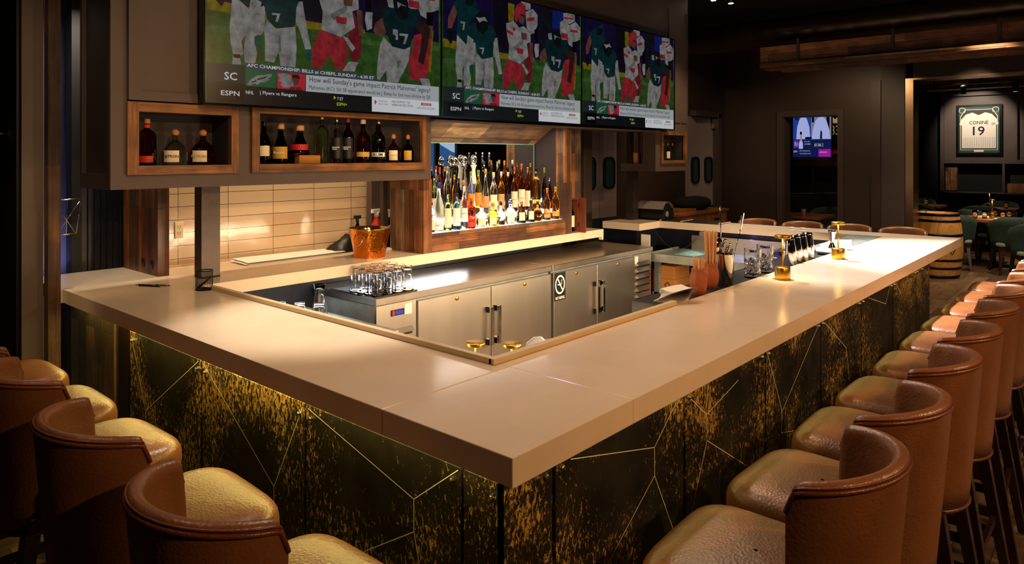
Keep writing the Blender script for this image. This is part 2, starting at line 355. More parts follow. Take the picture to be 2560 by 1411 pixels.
        for k, v in (props or {}).items(): o[k] = v
        return o
def empty(name, loc, label=None, cat=None, group=None, rz=0, kind=None):
    o = bpy.data.objects.new(name, None); COL.objects.link(o); o.location = loc; o.rotation_euler = (0,0,rz); o.empty_display_size = .05
    return tag(o, label, cat, group, kind)
def tag(o, label=None, cat=None, group=None, kind=None):
    if label: o['label'] = label
    if cat: o['category'] = cat
    if group: o['group'] = group
    if kind: o['kind'] = kind
    return o
def single(mb, name, m, label, cat, group=None, bevel=0, loc=None):
    """a thing that is one mesh; its origin at loc"""
    if loc is not None: mb.v = [tuple(Vector(v)-Vector(loc)) for v in mb.v]
    o = mb.build(name, m, None, bevel)
    if loc is not None: o.location = loc
    return tag(o, label, cat, group)
def struct(mb, name, m, bevel=0):
    o = mb.build(name, m, None, bevel); o['kind'] = 'structure'; return o
def copy_tree(o, parent=None):
    c = o.copy(); COL.objects.link(c); c.parent = parent
    for ch in o.children: copy_tree(ch, c)
    return c
def place(proto, used, loc, rz=0, label=None, cat=None, group=None, sc=None):
    o = proto if not used.get(proto.name) else copy_tree(proto)
    used[proto.name] = True
    o.location = loc; o.rotation_euler = (0, 0, rz)
    if sc: o.scale = sc
    return tag(o, label, cat, group)
USED = {}
TXT = {}
def text_geo(s, bold=False):
    """outline of a string as flat polygons, normalised to width 1"""
    if s in TXT: return TXT[s]
    cu = bpy.data.curves.new('t', 'FONT'); cu.body = s; cu.size = 1; cu.align_x = 'LEFT'; cu.resolution_u = 2
    if bold: cu.offset = .012
    o = bpy.data.objects.new('t', cu); COL.objects.link(o)
    dg = bpy.context.evaluated_depsgraph_get(); me = o.evaluated_get(dg).to_mesh()
    vs = [tuple(v.co) for v in me.vertices]; fs = [tuple(p.vertices) for p in me.polygons]
    o.to_mesh_clear(); bpy.data.objects.remove(o); bpy.data.curves.remove(cu)
    if not vs: TXT[s] = ([], [], 0); return TXT[s]
    x0 = min(v[0] for v in vs); x1 = max(v[0] for v in vs); y0 = min(v[1] for v in vs); y1 = max(v[1] for v in vs)
    w = (x1-x0) or 1
    TXT[s] = ([((v[0]-x0)/w, (v[1]-y0)/w) for v in vs], fs, (y1-y0)/w); return TXT[s]
def put_text(mb, s, o, ux, uz, w, h=None, m=None, center=False, mid=False, bold=False):
    """write s on a surface: o lower-left corner, ux along, uz up, width w, optional height h"""
    g, f, r = text_geo(s, bold); o = Vector(o); ux = Vector(ux).normalized(); uz = Vector(uz).normalized()
    sy = w if h is None else h/max(r, 1e-6)
    if center: o = o - ux*w/2
    if mid: o = o - uz*(r*sy)/2
    if m: mb.use(m)
    mb.add([o + ux*p[0]*w + uz*p[1]*sy for p in g], f, False)
def rrect(w, h, r, n=4):
    """rounded rectangle outline, centred"""
    out = []
    for cx, cy, a0 in ((w/2-r, h/2-r, 0), (-w/2+r, h/2-r, 90), (-w/2+r, -h/2+r, 180), (w/2-r, -h/2+r, 270)):
        for i in range(n+1): a = radians(a0 + 90*i/n); out.append((cx+r*cos(a), cy+r*sin(a)))
    return out
def holes_panel(mb, x0, x1, z0, z1, holes, y0, y1):
    """wall slab in the XZ plane (Y y0..y1) with rectangular openings"""
    xs = sorted({x0, x1, *[a for h in holes for a in h[:2]]}); zs = sorted({z0, z1, *[a for h in holes for a in h[2:]]})
    for i in range(len(xs)-1):
        run = None
        for k in range(len(zs)-1):
            cx = (xs[i]+xs[i+1])/2; cz = (zs[k]+zs[k+1])/2
            inside = any(h[0] < cx < h[1] and h[2] < cz < h[3] for h in holes)
            if not inside: mb.box(xs[i], xs[i+1], y0, y1, zs[k], zs[k+1])
# ================================================================ SETTING
b = MB(); b.box(-2.5, 19, -3.2, 9, -.1, 0); struct(b, 'floor', 'floor_wood')
b = MB(); b.box(-2.5, 19, -3.2, 9, 3.62, 3.72); struct(b, 'ceiling', 'ceiling')
b = MB(); b.box(-2.6, -2.5, -3.2, 9, 0, 3.62); struct(b, 'wall_left', 'paint_black')
b = MB(); b.box(-2.6, 19.1, 9, 9.1, 0, 3.62); struct(b, 'wall_rear', 'paint_black')
b = MB(); b.box(19, 19.1, -3.2, 9, 0, 3.62); struct(b, 'wall_far', 'paint_black')
# right-hand outer wall with tall windows (seen only as reflections)
b = MB(); x = -2.5
wins = [(8.95, 11.02)]
for a, c in wins: b.box(x, a, -3.3, -3.2, 0, 3.62); b.box(a, c, -3.3, -3.2, 0, .9); b.box(a, c, -3.3, -3.2, 2.7, 3.62); x = c
b.box(x, 19, -3.3, -3.2, 0, 3.62); struct(b, 'wall_right', 'paint_dark')
for i, (a, c) in enumerate(wins):
    f = MB(); f.box(a, a+.06, -3.3, -3.22, .9, 2.7).box(c-.06, c, -3.3, -3.22, .9, 2.7).box(a+.06, c-.06, -3.3, -3.22, .9, .96).box(a+.06, c-.06, -3.3, -3.22, 2.64, 2.7).box(10.32, 10.44, -3.29, -3.23, .96, 2.64)
    struct(f, 'window_%d' % (i+1), 'black')
# hills beyond the windows
b = MB(); rows = [[], []]
for i in range(40):
    xx = -15+i*1.6; h = 2.3 + .7*sin(i*.5+.4) + .3*sin(i*1.3+1); rows[0].append((xx, -26, -2)); rows[1].append((xx, -28, max(h, 1.2)))
b.grid(rows); mat('hills', '#3d6f9c', .9); struct(b, 'trim_1', 'hills')
# hall end wall, X = 10.8, with the pass-through window and the wide opening to the dining room
Xw = 10.8
b = MB(); b.box(Xw, Xw+.25, 3.967, 4.9, 0, 3.62); b.box(Xw, Xw+.25, 3.177, 3.967, 2.33, 3.62); b.box(Xw, Xw+.25, 2.30, 3.177, 0, 3.62); b.box(Xw, Xw+.25, -3.2, 2.21, 2.80, 3.62)
b.box(Xw-.06, Xw, 2.72, 2.60, 0, 2.8); struct(b, 'wall_end', 'paint_dark')
b = MB(); b.box(Xw-.02, Xw+.3, 2.205, 2.30, 0, 2.80); b.box(Xw-.03, Xw+.3, -3.2, 2.205, 2.775, 2.80); struct(b, 'trim_2', 'trim_steel')
b = MB(); b.box(Xw-.015, Xw, 2.31, 2.60, 0, 3.0); struct(b, 'trim_3', 'plaster_dark')
b = MB()   # window casing
for y0, y1, z0, z1 in ((3.967, 4.05, 0, 2.42), (3.095, 3.177, 0, 2.42), (3.177, 3.967, 2.335, 2.42)): b.box(Xw-.03, Xw, y0, y1, z0, z1)
b.box(Xw, Xw+.25, 3.95, 3.967, 0, 2.33); struct(b, 'window_6', 'plaster_dark')
# back wall of the hall, Y = 4.9, double kitchen doors
b = MB(); b.box(5.7, 6.75, 4.9, 5.0, 0, 3.62); b.box(6.75, 7.62, 4.9, 5.0, 2.45, 3.62); b.box(7.62, 9.45, 4.9, 5.0, 0, 3.62); b.box(9.45, 10.42, 4.9, 5.0, 2.33, 3.62); b.box(10.42, 10.8, 4.9, 5.0, 0, 3.62)
struct(b, 'wall_back', 'paint_dark')
b = MB(); b.box(6.40, 6.56, 4.55, 4.66, 0, 3.6); struct(b, 'trim_4', 'paint')
b = MB(); b.box(10.36, 10.46, 4.80, 4.9, 0, 2.4).box(9.6, 10.46, 4.80, 4.9, 2.34, 2.42); struct(b, 'trim_5', 'plaster_dark')
def door(n, x0, x1, top):
    b = MB(); b.box(x0, x1, 4.90, 4.95, 0, top); d = struct(b, 'door_%d' % n, 'doorskin')
    k = MB(); k.box(x0+.01, x1-.01, 4.88, 4.90, .02, .98); k.build('kick_plate', 'doorlow', d)
    cx = (x0+x1)/2; f = MB(); o = rrect(.24, .40, .08); i = rrect(.19, .35, .06); m = len(o)
    for y in (4.87,): f.add([(cx+p[0], y, 1.53+p[1]) for p in o] + [(cx+p[0], y, 1.53+p[1]) for p in i] + [(cx+p[0], 4.90, 1.53+p[1]) for p in o], [(q, (q+1) % m, m+(q+1) % m, m+q) for q in range(m)] + [(q, 2*m+q, 2*m+(q+1) % m, (q+1) % m) for q in range(m)])
    w = f.build('window_gasket', 'black_gloss', d)
    g = MB(); g.poly([(cx+p[0], 4.885, 1.53+p[1]) for p in i]); g.build('pane', 'porthole', w)
    return d
door(1, 6.77, 7.215, 2.45); door(2, 7.225, 7.61, 2.45); door(3, 9.5, 9.98, 2.33); d4 = door(4, 9.99, 10.36, 2.33)
h = MB(); h.box(10.28, 10.40, 4.84, 4.88, 2.17, 2.32); h.build('hinge_bracket', 'chrome', d4)
# tiled wall behind the back counter
b = MB(); b.box(1.72, 3.50, 4.37, 4.45, 1.07, 3.6); struct(b, 'wall_tiled', 'tile')
b = MB(); b.box(1.72, 3.5, 4.36, 4.372, 1.07, 1.082); struct(b, 'baseboard_back', 'stone_rim')
b = MB(); b.box(3.50, 5.7, 4.37, 4.45, 0, 3.6); struct(b, 'wall_service', 'paint_black')
b = MB(); b.box(3.485, 3.56, 4.28, 4.37, 1.07, 3.6).box(3.22, 3.26, 4.06, 4.10, 1.07, 3.6); struct(b, 'trim_6', 'steelframe')
b = MB(); b.box(3.30, 3.50, 4.30, 4.36, 1.07, 3.6); struct(b, 'trim_11', 'paint')
# left back corner: ribbed dark wall, strip of passage wall with blue light put into its colour, timber jamb, pilaster, dark door
b = MB(); b.box(1.44, 1.72, 4.62, 4.70, 0, 3.62)
for i in range(7): xx = 1.475+i*.034; b.box(xx, xx+.012, 4.607, 4.62, 1.07, 3.2)
struct(b, 'wall_ribbed', 'navy')
b = MB(); b.box(1.387, 1.44, 4.605, 4.7, 0, 3.62); struct(b, 'trim_7', 'paint_black')
b = MB(); b.box(1.11, 1.55, 4.95, 5.0, 0, 2.9); struct(b, 'wall_passage', 'bluelit_wall')
b = MB(); b.box(1.11, 1.6, 4.75, 4.85, 2.72, 2.78); struct(b, 'trim_8', 'wood_x')
area((1.3, 4.78, 1.06), (1.3, 4.95, 1.4), .2, .06, .8, (.6, .65, 1))
b = MB(); b.box(1.115, 1.17, 4.045, 4.11, 0, 3.62); struct(b, 'trim_9', 'post_wood')
b = MB(); b.box(1.022, 1.1, 4.12, 9, 0, 3.62); struct(b, 'wall_side', 'paint_black')
b = MB(); b.box(1.02, 1.112, 4.112, 4.12, 0, 3.62); struct(b, 'trim_10', 'paint')
b = MB(); b.box(1.01, 1.0215, 4.16, 5.1, 0, 2.6); d5 = struct(b, 'door_5', 'black')
h = MB(); h.tube([(.975, 4.33, 1.94), (.962, 4.33, 1.90), (.955, 4.33, 1.86), (.962, 4.33, 1.81), (.975, 4.33, 1.775)], .006).tube([(.957, 4.33, 1.86), (1.01, 4.33, 1.86)], .009); h.build('handle', 'chrome', d5)
# dining room beyond
Xd = 17.8
b = MB(); b.box(Xd, Xd+.1, -1.2, 6.2, 0, 3.62); struct(b, 'wall_dining', 'paint_black')
b = MB(); b.box(Xd-.10, Xd, 1.2, 3.07, 1.62, 3.02).use('paint')
struct(b, 'trim_12', 'linen_panel')
b = MB(); f = Xd-.16
b.box(f, Xd, 3.02, 3.09, .97, 3.1).box(f, Xd, 1.2, 3.02, 3.02, 3.1).box(f, Xd, 1.2, 3.02, 1.58, 1.66).box(f, Xd, 1.2, 3.02, .95, .975).box(f, Xd, 1.93, 1.975, .975, 1.58).box(f, Xd, 1.72, 1.76, 1.66, 3.02)
struct(b, 'trim_13', 'paint')
b = MB(); b.box(Xd-.09, Xd-.02, 1.2, 1.93, .98, 1.17); struct(b, 'trim_14', 'credenza_wood')
b = MB(); b.box(Xd-.1, Xd-.02, 2.78, 3.0, 1.0, 1.55); struct(b, 'trim_15', 'wood_z')
# room behind the pass-through window
b = MB(); b.box(13.4, 13.5, 3.2, 6.2, 0, 3.6); struct(b, 'wall_lounge', 'paint_black')
b = MB(); b.box(13.34, 13.4, 3.6, 5.2, 1.56, 1.68); struct(b, 'trim_16', 'trim_steel')
b = MB(); b.box(13.36, 13.4, 3.6, 5.2, 1.68, 2.7).box(13.35, 13.4, 4.35, 4.37, 1.05, 1.56); struct(b, 'trim_17', 'plaster_dark')
b = MB(); b.taper((13.2, 5.0, 1.03), (12.3, 3.5, 1.14), .02, .02); struct(b, 'trim_18', 'offwhite')
spot((13.0, 4.3, 3.3), (13.3, 3.8, 1.6), 40, 70); spot((16.4, 2.5, 3.4), (17.7, 2.4, 2.3), 170, 60, .6, NEUT)
for p, t, w in (((12.8, 1.6, 3.3), (13.1, 1.5, .7), 200), ((15.6, 2.4, 3.3), (15.4, 2.4, .7), 130), ((11.7, 2.0, 3.4), (11.8, 2.1, .3), 60), ((12.2, .3, 3.3), (12.2, .9, 0), 230)): spot(p, t, w, 85)

# ---------------------------------------------------------------- ceiling services
# spiral duct along Y
b = MB(); r0 = .18; rows = []
for i in range(0, 97):
    y = -3.0+i*.08; rr = r0 + (.010 if i % 3 == 0 else 0)
    rows.append([(8.9+rr*cos(a*pi/10), y+.05*sin(a*pi/10), 3.30+rr*sin(a*pi/10)) for a in range(20)])
b.grid(rows, closed=True); mat('duct', '#4b3d33', .35, metal=.8)
t = empty('spiral_duct', (8.9, 0, 3.3), 'round dark spiral duct running under the ceiling above the timber beam', 'duct')
b.build('duct_pipe', 'duct', t)
g = MB(); g.box(8.68, 8.80, .15, .75, 3.30, 3.50); gg = g.build('grille_box', 'black', t)
g = MB()
for k in range(7): g.box(8.672, 8.68, .18, .72, 3.315+k*.026, 3.325+k*.026)
g.build('grille_slats', 'paint', gg)
# timber-clad beam
t = empty('timber_beam', (8.5, 0, 2.8), 'reclaimed timber clad beam hanging below the round duct', 'beam')
b = MB(); b.box(8.42, 8.75, -3.0, 3.37, 2.80, 3.06); b.build('cladding', 'beam_wood', t)
b = MB(); b.box(8.30, 8.42, -3.0, 3.33, 2.80, 2.845).box(8.5, 8.62, -3, 3.15, 2.755, 2.80); b.build('bottom_board', 'beam_wood', t)
for y in (2.9, 1.9, .95): b = MB(); b.box(8.405, 8.42, y, y+.035, 2.85, 3.12); b.build('hanger_strap', 'steelframe', t)
# second timber tray in dining room with track lights
t = empty('dining_timber_beam', (16.2, 0, 3.0), 'reclaimed timber beam under the dining room ceiling above the track lights', 'beam')
b = MB(); b.box(16.1, 16.4, -1.2, 3.4, 3.05, 3.35); b.build('cladding', 'beam_wood', t)
for y in (2.9, 2.1): b = MB(); b.box(16.08, 16.1, y, y+.04, 3.05, 3.4); b.build('hanger_strap', 'steelframe', t)
t = empty('track_light', (15.6, 2, 3.0), 'black track light rail with heads in front of the framed white jersey', 'light')
b = MB(); b.box(15.58, 15.62, 0.6, 3.4, 3.09, 3.12).tube([(15.6, 1.4, 3.12), (15.6, 1.4, 3.6)], .01).tube([(15.6, 2.9, 3.12), (15.6, 2.9, 3.6)], .01); b.build('rail', 'black', t)
for y, on in ((3.0, 0), (2.35, 0), (1.55, 1)):
    b = MB(); b.lathe([(.04, -.16), (.05, -.04), (.05, 0), (.0, .01)], (15.6, y, 3.07), 12, cap=False); hd = b.build('lamp_head', 'black', t)
    q = MB(); q.lathe([(0, 0), (.036, 0)], (15.6, y, 2.93), 10, cap=False); q.build('bulb', 'bulb' if on else 'offwhite', hd)
# hall spotlights at the top of the picture
for k, (x, y, z) in enumerate(((7.175, 3.19, 3.35), (7.52, 3.55, 3.49))):
    t = empty('ceiling_spotlight', (x, y, z), ['lit ceiling spotlight, the nearer of the pair above the right television', 'lit ceiling spotlight, the farther of the pair above the right television'][k], 'light', 'ceiling spotlights')
    b = MB(); b.lathe([(.03, .02), (.045, .03), (.05, .10), (0, .11)], (x, y, z), 14, cap=False).tube([(x, y, z+.1), (x, y, 3.62)], .012); b.build('housing', 'black', t)
    b = MB(); b.lathe([(0, .02), (.028, .02)], (x, y, z), 12, cap=False); b.build('bulb', 'bulb', t)

# ================================================================ BAR
XL, YR, ZT = 1.189, 1.04, 1.07
bar = empty('bar_counter', (1.189, 1.04, 0), 'large wrap-around bar with thick cream stone top and dark patinated steel front', 'bar counter')
b = MB(); b.box(XL, 1.70, 1.505, 4.07, 1.0, ZT); b.box(XL, 1.70, YR, 1.503, 1.0, ZT); b.box(1.70, 3.98, YR, 1.56, 1.0, ZT); b.box(3.982, 6.80, YR, 1.56, 1.0, ZT)
b.box(6.50, 6.80, 1.56, 4.10, 1.0, ZT); b.box(6.10, 6.50, 3.66, 4.10, 1.0, ZT); b.build('stone_top', 'stone', bar, bevel=.0025)
b = MB(); b.box(1.675, 1.70, 1.556, 3.50, ZT, 1.09); b.box(1.675, 2.90, 1.545, 1.570, ZT, 1.0899); b.build('inner_rim', 'stone_rim', bar, bevel=.002)
b = MB(); b.box(XL, 1.235, 4.07, 4.085, 1.03, ZT); b.build('end_strip', 'stone_rim', bar)
# carcass behind the steel
b = MB(); b.box(1.42, 1.66, 1.29, 4.07, 0, 1.0); b.box(1.66, 6.50, 1.29, 1.53, 0, 1.0); b.box(6.56, 6.76, 1.29, 4.08, 0, 1.0); b.box(6.14, 6.56, 3.72, 4.08, 0, .999); b.build('carcass', 'navy', bar)
PX, PY, PZ = 1.393, 1.26, .87
b = MB(); b.box(1.41, 1.43, 1.27, 3.76, .875, .995).box(1.43, 6.52, 1.27, 1.29, .875, .995); b.build('light_cove', 'black', bar)
b = MB(); b.box(1.36, 1.375, 1.3, 3.76, .988, .998); b.build('light_strip', 'led_green', bar)
b = MB(); b.box(1.40, 6.48, 1.225, 1.24, .988, .998); b.build('light_strip', 'led_dim', bar)
lines_L = [[(3.744,.851),(3.569,.519),(3.013,.865)],[(3.569,.519),(3.569,.12)],[(2.965,.859),(2.401,.513),(2.208,.857)],[(2.401,.513),(2.401,.2)],[(2.175,.859),(1.61,.721),(1.422,.863)],[(1.61,.721),(1.61,.623),(1.839,.483),(2.1,.3)],[(1.61,.623),(1.52,.3)]]
lines_R = [[(1.704,.839),(2.199,.72),(2.355,.835)],[(2.199,.72),(2.2,.62),(1.903,.438),(1.7,.3)],[(2.2,.62),(2.337,.372),(2.39,.2)],[(2.452,.836),(2.607,.723),(2.909,.788)],[(2.607,.723),(2.61,.619),(2.931,.429),(3.1,.33)],[(2.61,.619),(2.475,.377)],[(3.23,.834),(3.415,.515),(3.404,.414)],[(3.415,.515),(3.938,.833)],[(3.404,.414),(3.605,.368),(3.9,.2)],[(4.05,.828),(4.436,.612),(4.5,.4)],[(4.903,.837),(5.337,.729),(5.455,.845)],[(5.601,.845),(5.765,.735),(6.255,.835)]]
mat('etched', '#f0e8cc', .6)
segL = [(1.26, 1.400), (1.414, 2.186), (2.200, 2.982), (2.998, 3.765)]
segR = [(1.393, 1.615), (1.632, 2.415), (2.432, 3.20), (3.217, 3.975), (3.99, 4.742), (4.758, 5.523), (5.538, 6.25), (6.262, 6.50)]
def panel(side, a, c, lines):
    b = MB()
    if side == 'L': b.box(PX, PX+.012, a, c, .06, PZ)
    else: b.box(a, c, PY, PY+.012, .06, PZ)
    b.use('patina'); b.mats[0] = M('patina')
    b.use('etched')
    for ln in lines:
        for (u0, z0), (u1, z1) in zip(ln, ln[1:]):
            if not (a+.004 < min(u0, u1) and max(u0, u1) < c-.002): continue
            L = sqrt((u1-u0)**2+(z1-z0)**2); nx, nz = -(z1-z0)/L*.0013, (u1-u0)/L*.0013
            q = [(u0+nx, z0+nz), (u1+nx, z1+nz), (u1-nx, z1-nz), (u0-nx, z0-nz)]
            b.poly([(PX-.0012, u, z) if side == 'L' else (u, PY-.0012, z) for u, z in q])
    b.mats = [M('patina'), M('etched')]; b.m = [0]*6 + [1]*(len(b.f)-6)
    p = b.build('steel_panel', None, bar, fix=True)
    for u in (a+.03, c-.03):
        if c-a < .2 and u > a+.05 and side == 'L': continue
        n = MB(); r = [(.0, 0), (.009, 0), (.009, .005), (.005, .006), (.005, .011), (0, .012)]
        n.lathe(r, (0,0,0), 6, cap=False, smooth=False)
        n.v = [(PX - z, u + x, PZ-.04+y) if side == 'L' else (u + x, PY - z, PZ-.04+y) for x, y, z in n.v]
        n.build('bolt', 'silvercap', p)
for a, c in segL: panel('L', a, c, lines_L)
for a, c in segR: panel('R', a, c, lines_R)
b = MB(); b.box(PX-.0, PX+.02, 3.785, 3.945, .06, .95); b.build('end_post', 'darkwood', bar)
b = MB(); b.box(PX-.01, PX+.018, 3.947, 4.6, .0, .998); b.build('timber_end_panel', 'end_wood', bar)
b = MB(); b.box(6.50, 6.52, 1.262, 1.29, .0, .999).box(6.50, 6.765, 1.262, 1.288, .0, .998); b.build('end_return', 'patina', bar)
b = MB(); b.tube([(1.28, 1.15, .2), (1.28, 3.8, .2)], .019).tube([(1.28, 1.15, .2), (6.45, 1.15, .2)], .019)
for yy in (1.9, 2.7, 3.5): b.tube([(1.28, yy, .2), (1.39, yy, .2)], .01)
for xx in (1.9, 2.8, 3.7, 4.6, 5.5): b.tube([(xx, 1.15, .2), (xx, 1.26, .2)], .01)
b.build('foot_rail', 'steelframe', bar)
b = MB(); b.box(1.66, 6.5, 1.54, 1.57, .0, .99); b.build('inner_face', 'stainless_side', bar)
# long soft lamps hidden under the stone edge (the yellow strip)
for p, t, sx, sy, w in (((1.37, 2.85, .98), (1.37, 2.85, 0), .03, 3.2, 15), ((3.9, 1.245, .98), (3.9, 1.245, 0), 5.0, .02, 5.5)): area(p, t, sx, sy, w, (1, .78, .22))

# back counter
bc = empty('back_counter', (1.7, 3.65, 0), 'cream stone back counter along the tiled wall behind the bar', 'counter')
b = MB(); b.box(1.70, 5.452, 3.652, 4.36, 1.0, ZT); b.box(1.175, 1.70, 4.072, 4.60, 1.0, ZT); b.build('stone_top', 'stone', bc, bevel=.002)
b = MB(); b.box(1.71, 5.3, 4.02, 4.30, 0, 1.0).box(1.42, 1.71, 4.1, 4.6, 0, .999); b.build('base_cabinet', 'barback', bc)
b = MB(); b.box(5.43, 5.452, 3.655, 3.69, .972, 1.0); b.build('edge_drop', 'stone', bc)
b = MB(); b.box(2.2, 3.75, 3.80, 3.83, .985, .998); b.build('light_strip', 'led_white', bc)
area((3.0, 3.78, .98), (3.0, 3.5, 0), 1.6, .03, 2, COOL)
area((2.5, 4.2, 2.6), (2.5, 4.21, 0), 1.4, .06, 26, WARM); area((1.42, 4.3, 2.6), (1.42, 4.31, 0), .3, .06, 10, NEUT)
area((4.1, 1.64, .96), (4.1, 3.3, .45), 3.6, .05, 70, WARM); area((1.78, 2.5, .96), (3.0, 2.6, .5), .05, 1.6, 24, WARM)
area((4.1, 3.75, 1.97), (4.1, 3.74, 1.0), 1.3, .03, 6, NEUT)  # unseen lamp added to brighten the liquor niche
for x0 in (4.55, 4.95): b = MB(); b.box(x0, x0+.16, 4.0, 4.02, .955, .97); b.build('vent_clip', 'trim_steel', bc)

# ================================================================ OVERHEAD CABINET
oh = empty('overhead_cabinet', (1.264, 3.65, 1.585), 'brown-grey overhead cabinet with display niches hanging above the back counter', 'cabinet')
YF, YB = 3.652, 4.07
n1 = (1.355, 1.87, 1.675, 1.975); n2 = (1.99, 3.235, 1.675, 2.0); n3 = (6.515, 7.02, 1.69, 1.985); pn = (1.44, 1.80, 2.05, 3.3)
b = MB(); holes_panel(b, 1.264, 3.314, 1.585, 3.6, [n1, n2], YF, YF+.02); b.build('left_face', 'paint', oh)
b = MB(); b.box(1.264, 3.314, YF+.02, YB, 1.585, 1.60).box(1.264, 1.284, YB-.03, YB, 1.6, 3.6).box(1.264, 1.284, YF+.02, YF+.06, 1.6, 3.6).box(1.284, 1.30, YF+.06, YB-.03, 1.60, 3.6).box(1.264, 1.284, YF+.06, YB-.03, 1.60, 1.66)
b.box(3.294, 3.314, YF+.02, YB, 1.6, 3.6); b.build('left_carcass', 'paint_dark', oh)
b = MB(); z0 = 2.02   # shaker style panel above the first niche
b.box(1.335, 1.395, YF-.03, YF, z0, 3.6).box(1.80, 1.87, YF-.03, YF, z0, 3.6).box(1.395, 1.80, YF-.03, YF, z0, z0+.045).box(1.395, 1.80, YF-.015, YF, z0+.045, 3.6); b.build('cupboard_door', 'paint', oh)
b = MB(); b.box(3.314, 6.40, YF, YB, 2.0, 3.6); b.build('television_backing', 'paint', oh)
b = MB(); holes_panel(b, 6.40, 7.10, 1.585, 3.6, [n3], YF, YF+.02)
b.box(6.40, 7.10, YF+.02, YB, 1.585, 1.665); b.box(7.08, 7.10, YF+.02, YB, 1.665, 3.6); b.box(6.40, 6.50, YF+.02, YF+.15, 1.665, 2.0); b.box(6.40, 7.08, YF+.02, YB, 2.0, 3.6); b.box(6.75, 6.77, YF+.18, YB, 1.665, 2.0); b.box(6.42, 7.08, YF+.17, YF+.18, 1.665, 2.0); b.build('right_cabinet', 'paint', oh)
b = MB()
for x0 in (6.62, 6.95): b.box(x0, x0+.3 if x0 < 6.8 else 7.085, YF-.012, YF, 2.1, 2.11)
b.box(6.66, 6.67, YF-.012, YF, 2.03, 3.3).box(7.07, 7.08, YF-.012, YF, 2.05, 3.3); b.build('trim_bead', 'paint', oh)
def niche_parts(n, dep, fw=.06, frame=True, outer=None):
    x0, x1, z0, z1 = n; b = MB(); y0 = YF+.02; y1 = YF+dep
    b.box(x0, x1, y1, y1+.01, z0, z1); b.box(x0-.01, x0, y0, y1, z0, z1); b.box(x1, x1+.01, y0, y1, z0, z1); b.box(x0, x1, y0, y1, z0-.01, z0); b.box(x0, x1, y0, y1, z1, z1+.01)
    b.build('niche_lining', 'niche', oh)
    ox0, ox1, oz0, oz1 = outer; ya, yb = YF-.022, YF
    for q in ((ox0, x0), (x1, ox1)): b = MB(); b.box(q[0], q[1], ya, yb, oz0, oz1); b.build('niche_frame_stile', 'frame_wood_z', oh)
    for q in ((oz0, z0), (z1, oz1)): b = MB(); b.box(x0, x1, ya, yb, q[0], q[1]); b.build('niche_frame_rail', 'frame_wood', oh)
niche_parts((1.385, 1.855, 1.70, 1.965), .20, outer=(1.332, 1.895, 1.655, 2.012))
niche_parts((2.02, 3.215, 1.702, 1.985), .20, outer=(1.974, 3.255, 1.655, 2.015))
niche_parts((6.53, 6.99, 1.70, 1.965), .15, outer=(6.49, 7.035, 1.665, 1.995))
b = MB(); b.box(1.355, 1.385, YF, YF+.02, 1.70, 1.975).box(1.855, 1.87, YF, YF+.02, 1.70, 1.975).box(1.385, 1.855, YF, YF+.02, 1.965, 1.975); b.build('niche_inner_trim', 'paint', oh)
for x, y in ((1.79, 3.84), (6.42, 3.93)):
    b = MB(); b.box(x, x+.105, y, y+.085, ZT, 1.586 if x < 3 else 1.585); b.build('support_post', 'steelframe', oh)
b = MB(); b.box(6.405, 6.48, 3.96, 4.0, 1.665, 2.0); b.build('support_post', 'steelframe', oh)
b = MB(); b.box(3.30, 6.42, 3.60, 3.652, 1.985, 2.0); b.build('lower_lip', 'paint', oh)

# ---------------------------------------------------------------- timber end screen on the back counter
t = empty('timber_screen', (1.66, 4.09, ZT), 'reclaimed timber divider screen standing on the left end of the back counter', 'screen')
b = MB(); b.box(1.66, 1.722, 4.092, 4.598, ZT, 3.6); b.build('boards', 'panel_wood', t)
for y in (4.17, 4.29):
    b = MB(); b.lathe([(0, 0), (.022, 0), (.022, .004), (0, .004)], (0,0,0), 14, cap=False, sx=1, sy=1.3); b.v = [(1.66-z, y+x, 1.13+yy) for x, yy, z in b.v]; b.build('cable_hole', 'black', t)

# ---------------------------------------------------------------- liquor display
ld = empty('liquor_display', (3.25, 3.66, ZT), 'timber-framed liquor display niche with glowing steps on the back counter', 'display shelf')
Y0 = 3.66
b = MB(); b.box(3.33, 4.874, Y0, Y0+.03, ZT, 1.20); b.build('sill_boards', 'wood_x', ld)
b = MB(); b.box(3.25, 3.33, Y0, Y0+.36, ZT, 1.584); b.build('side_post', 'wood_z', ld)
b = MB(); b.box(4.874, 4.965, Y0, Y0+.10, ZT, 2.0); b.build('side_post', 'wood_z', ld)
b = MB(); b.box(5.10, 5.30, 3.80, 3.86, ZT, 2.0); b.build('return_boards', 'wood_z', ld)
b = MB(); b.box(4.874, 4.89, Y0+.10, 4.02, ZT, 2.0); b.build('side_wall', 'niche', ld)
b = MB(); b.box(3.33, 4.86, 4.0, 4.012, 1.2, 1.85); mr = b.build('mirror', 'mirror', ld)
b = MB(); b.box(3.33, 4.862, 3.998, 4.0, 1.845, 1.853).box(4.858, 4.863, 3.998, 4.0, 1.2, 1.853); mat('glassedge', '#8fd6c0', .2); b.build('glass_edge', 'glassedge', mr)
b = MB(); b.poly([(3.314, 3.78, 2.0), (4.87, 3.78, 2.0), (4.87, 3.996, 1.85), (3.314, 3.996, 1.85)], .012, (0, 0, 1)); b.build('canopy_boards', 'canopy_wood', ld)
STEP = {1: (3.69, 3.78, 1.20), 2: (3.78, 3.88, 1.285), 3: (3.88, 3.995, 1.37)}
for k, (a, c, z) in STEP.items():
    b = MB(); b.box(3.335, 4.868, a, c-.001, z-.03 if k > 1 else z-.02, z); b.build('lit_step', 'shelf_glow', ld)
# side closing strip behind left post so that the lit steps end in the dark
b = MB(); b.box(3.314, 3.33, 4.012, 4.06, 1.07, 2.0); b.build('backing_strip', 'niche', ld)

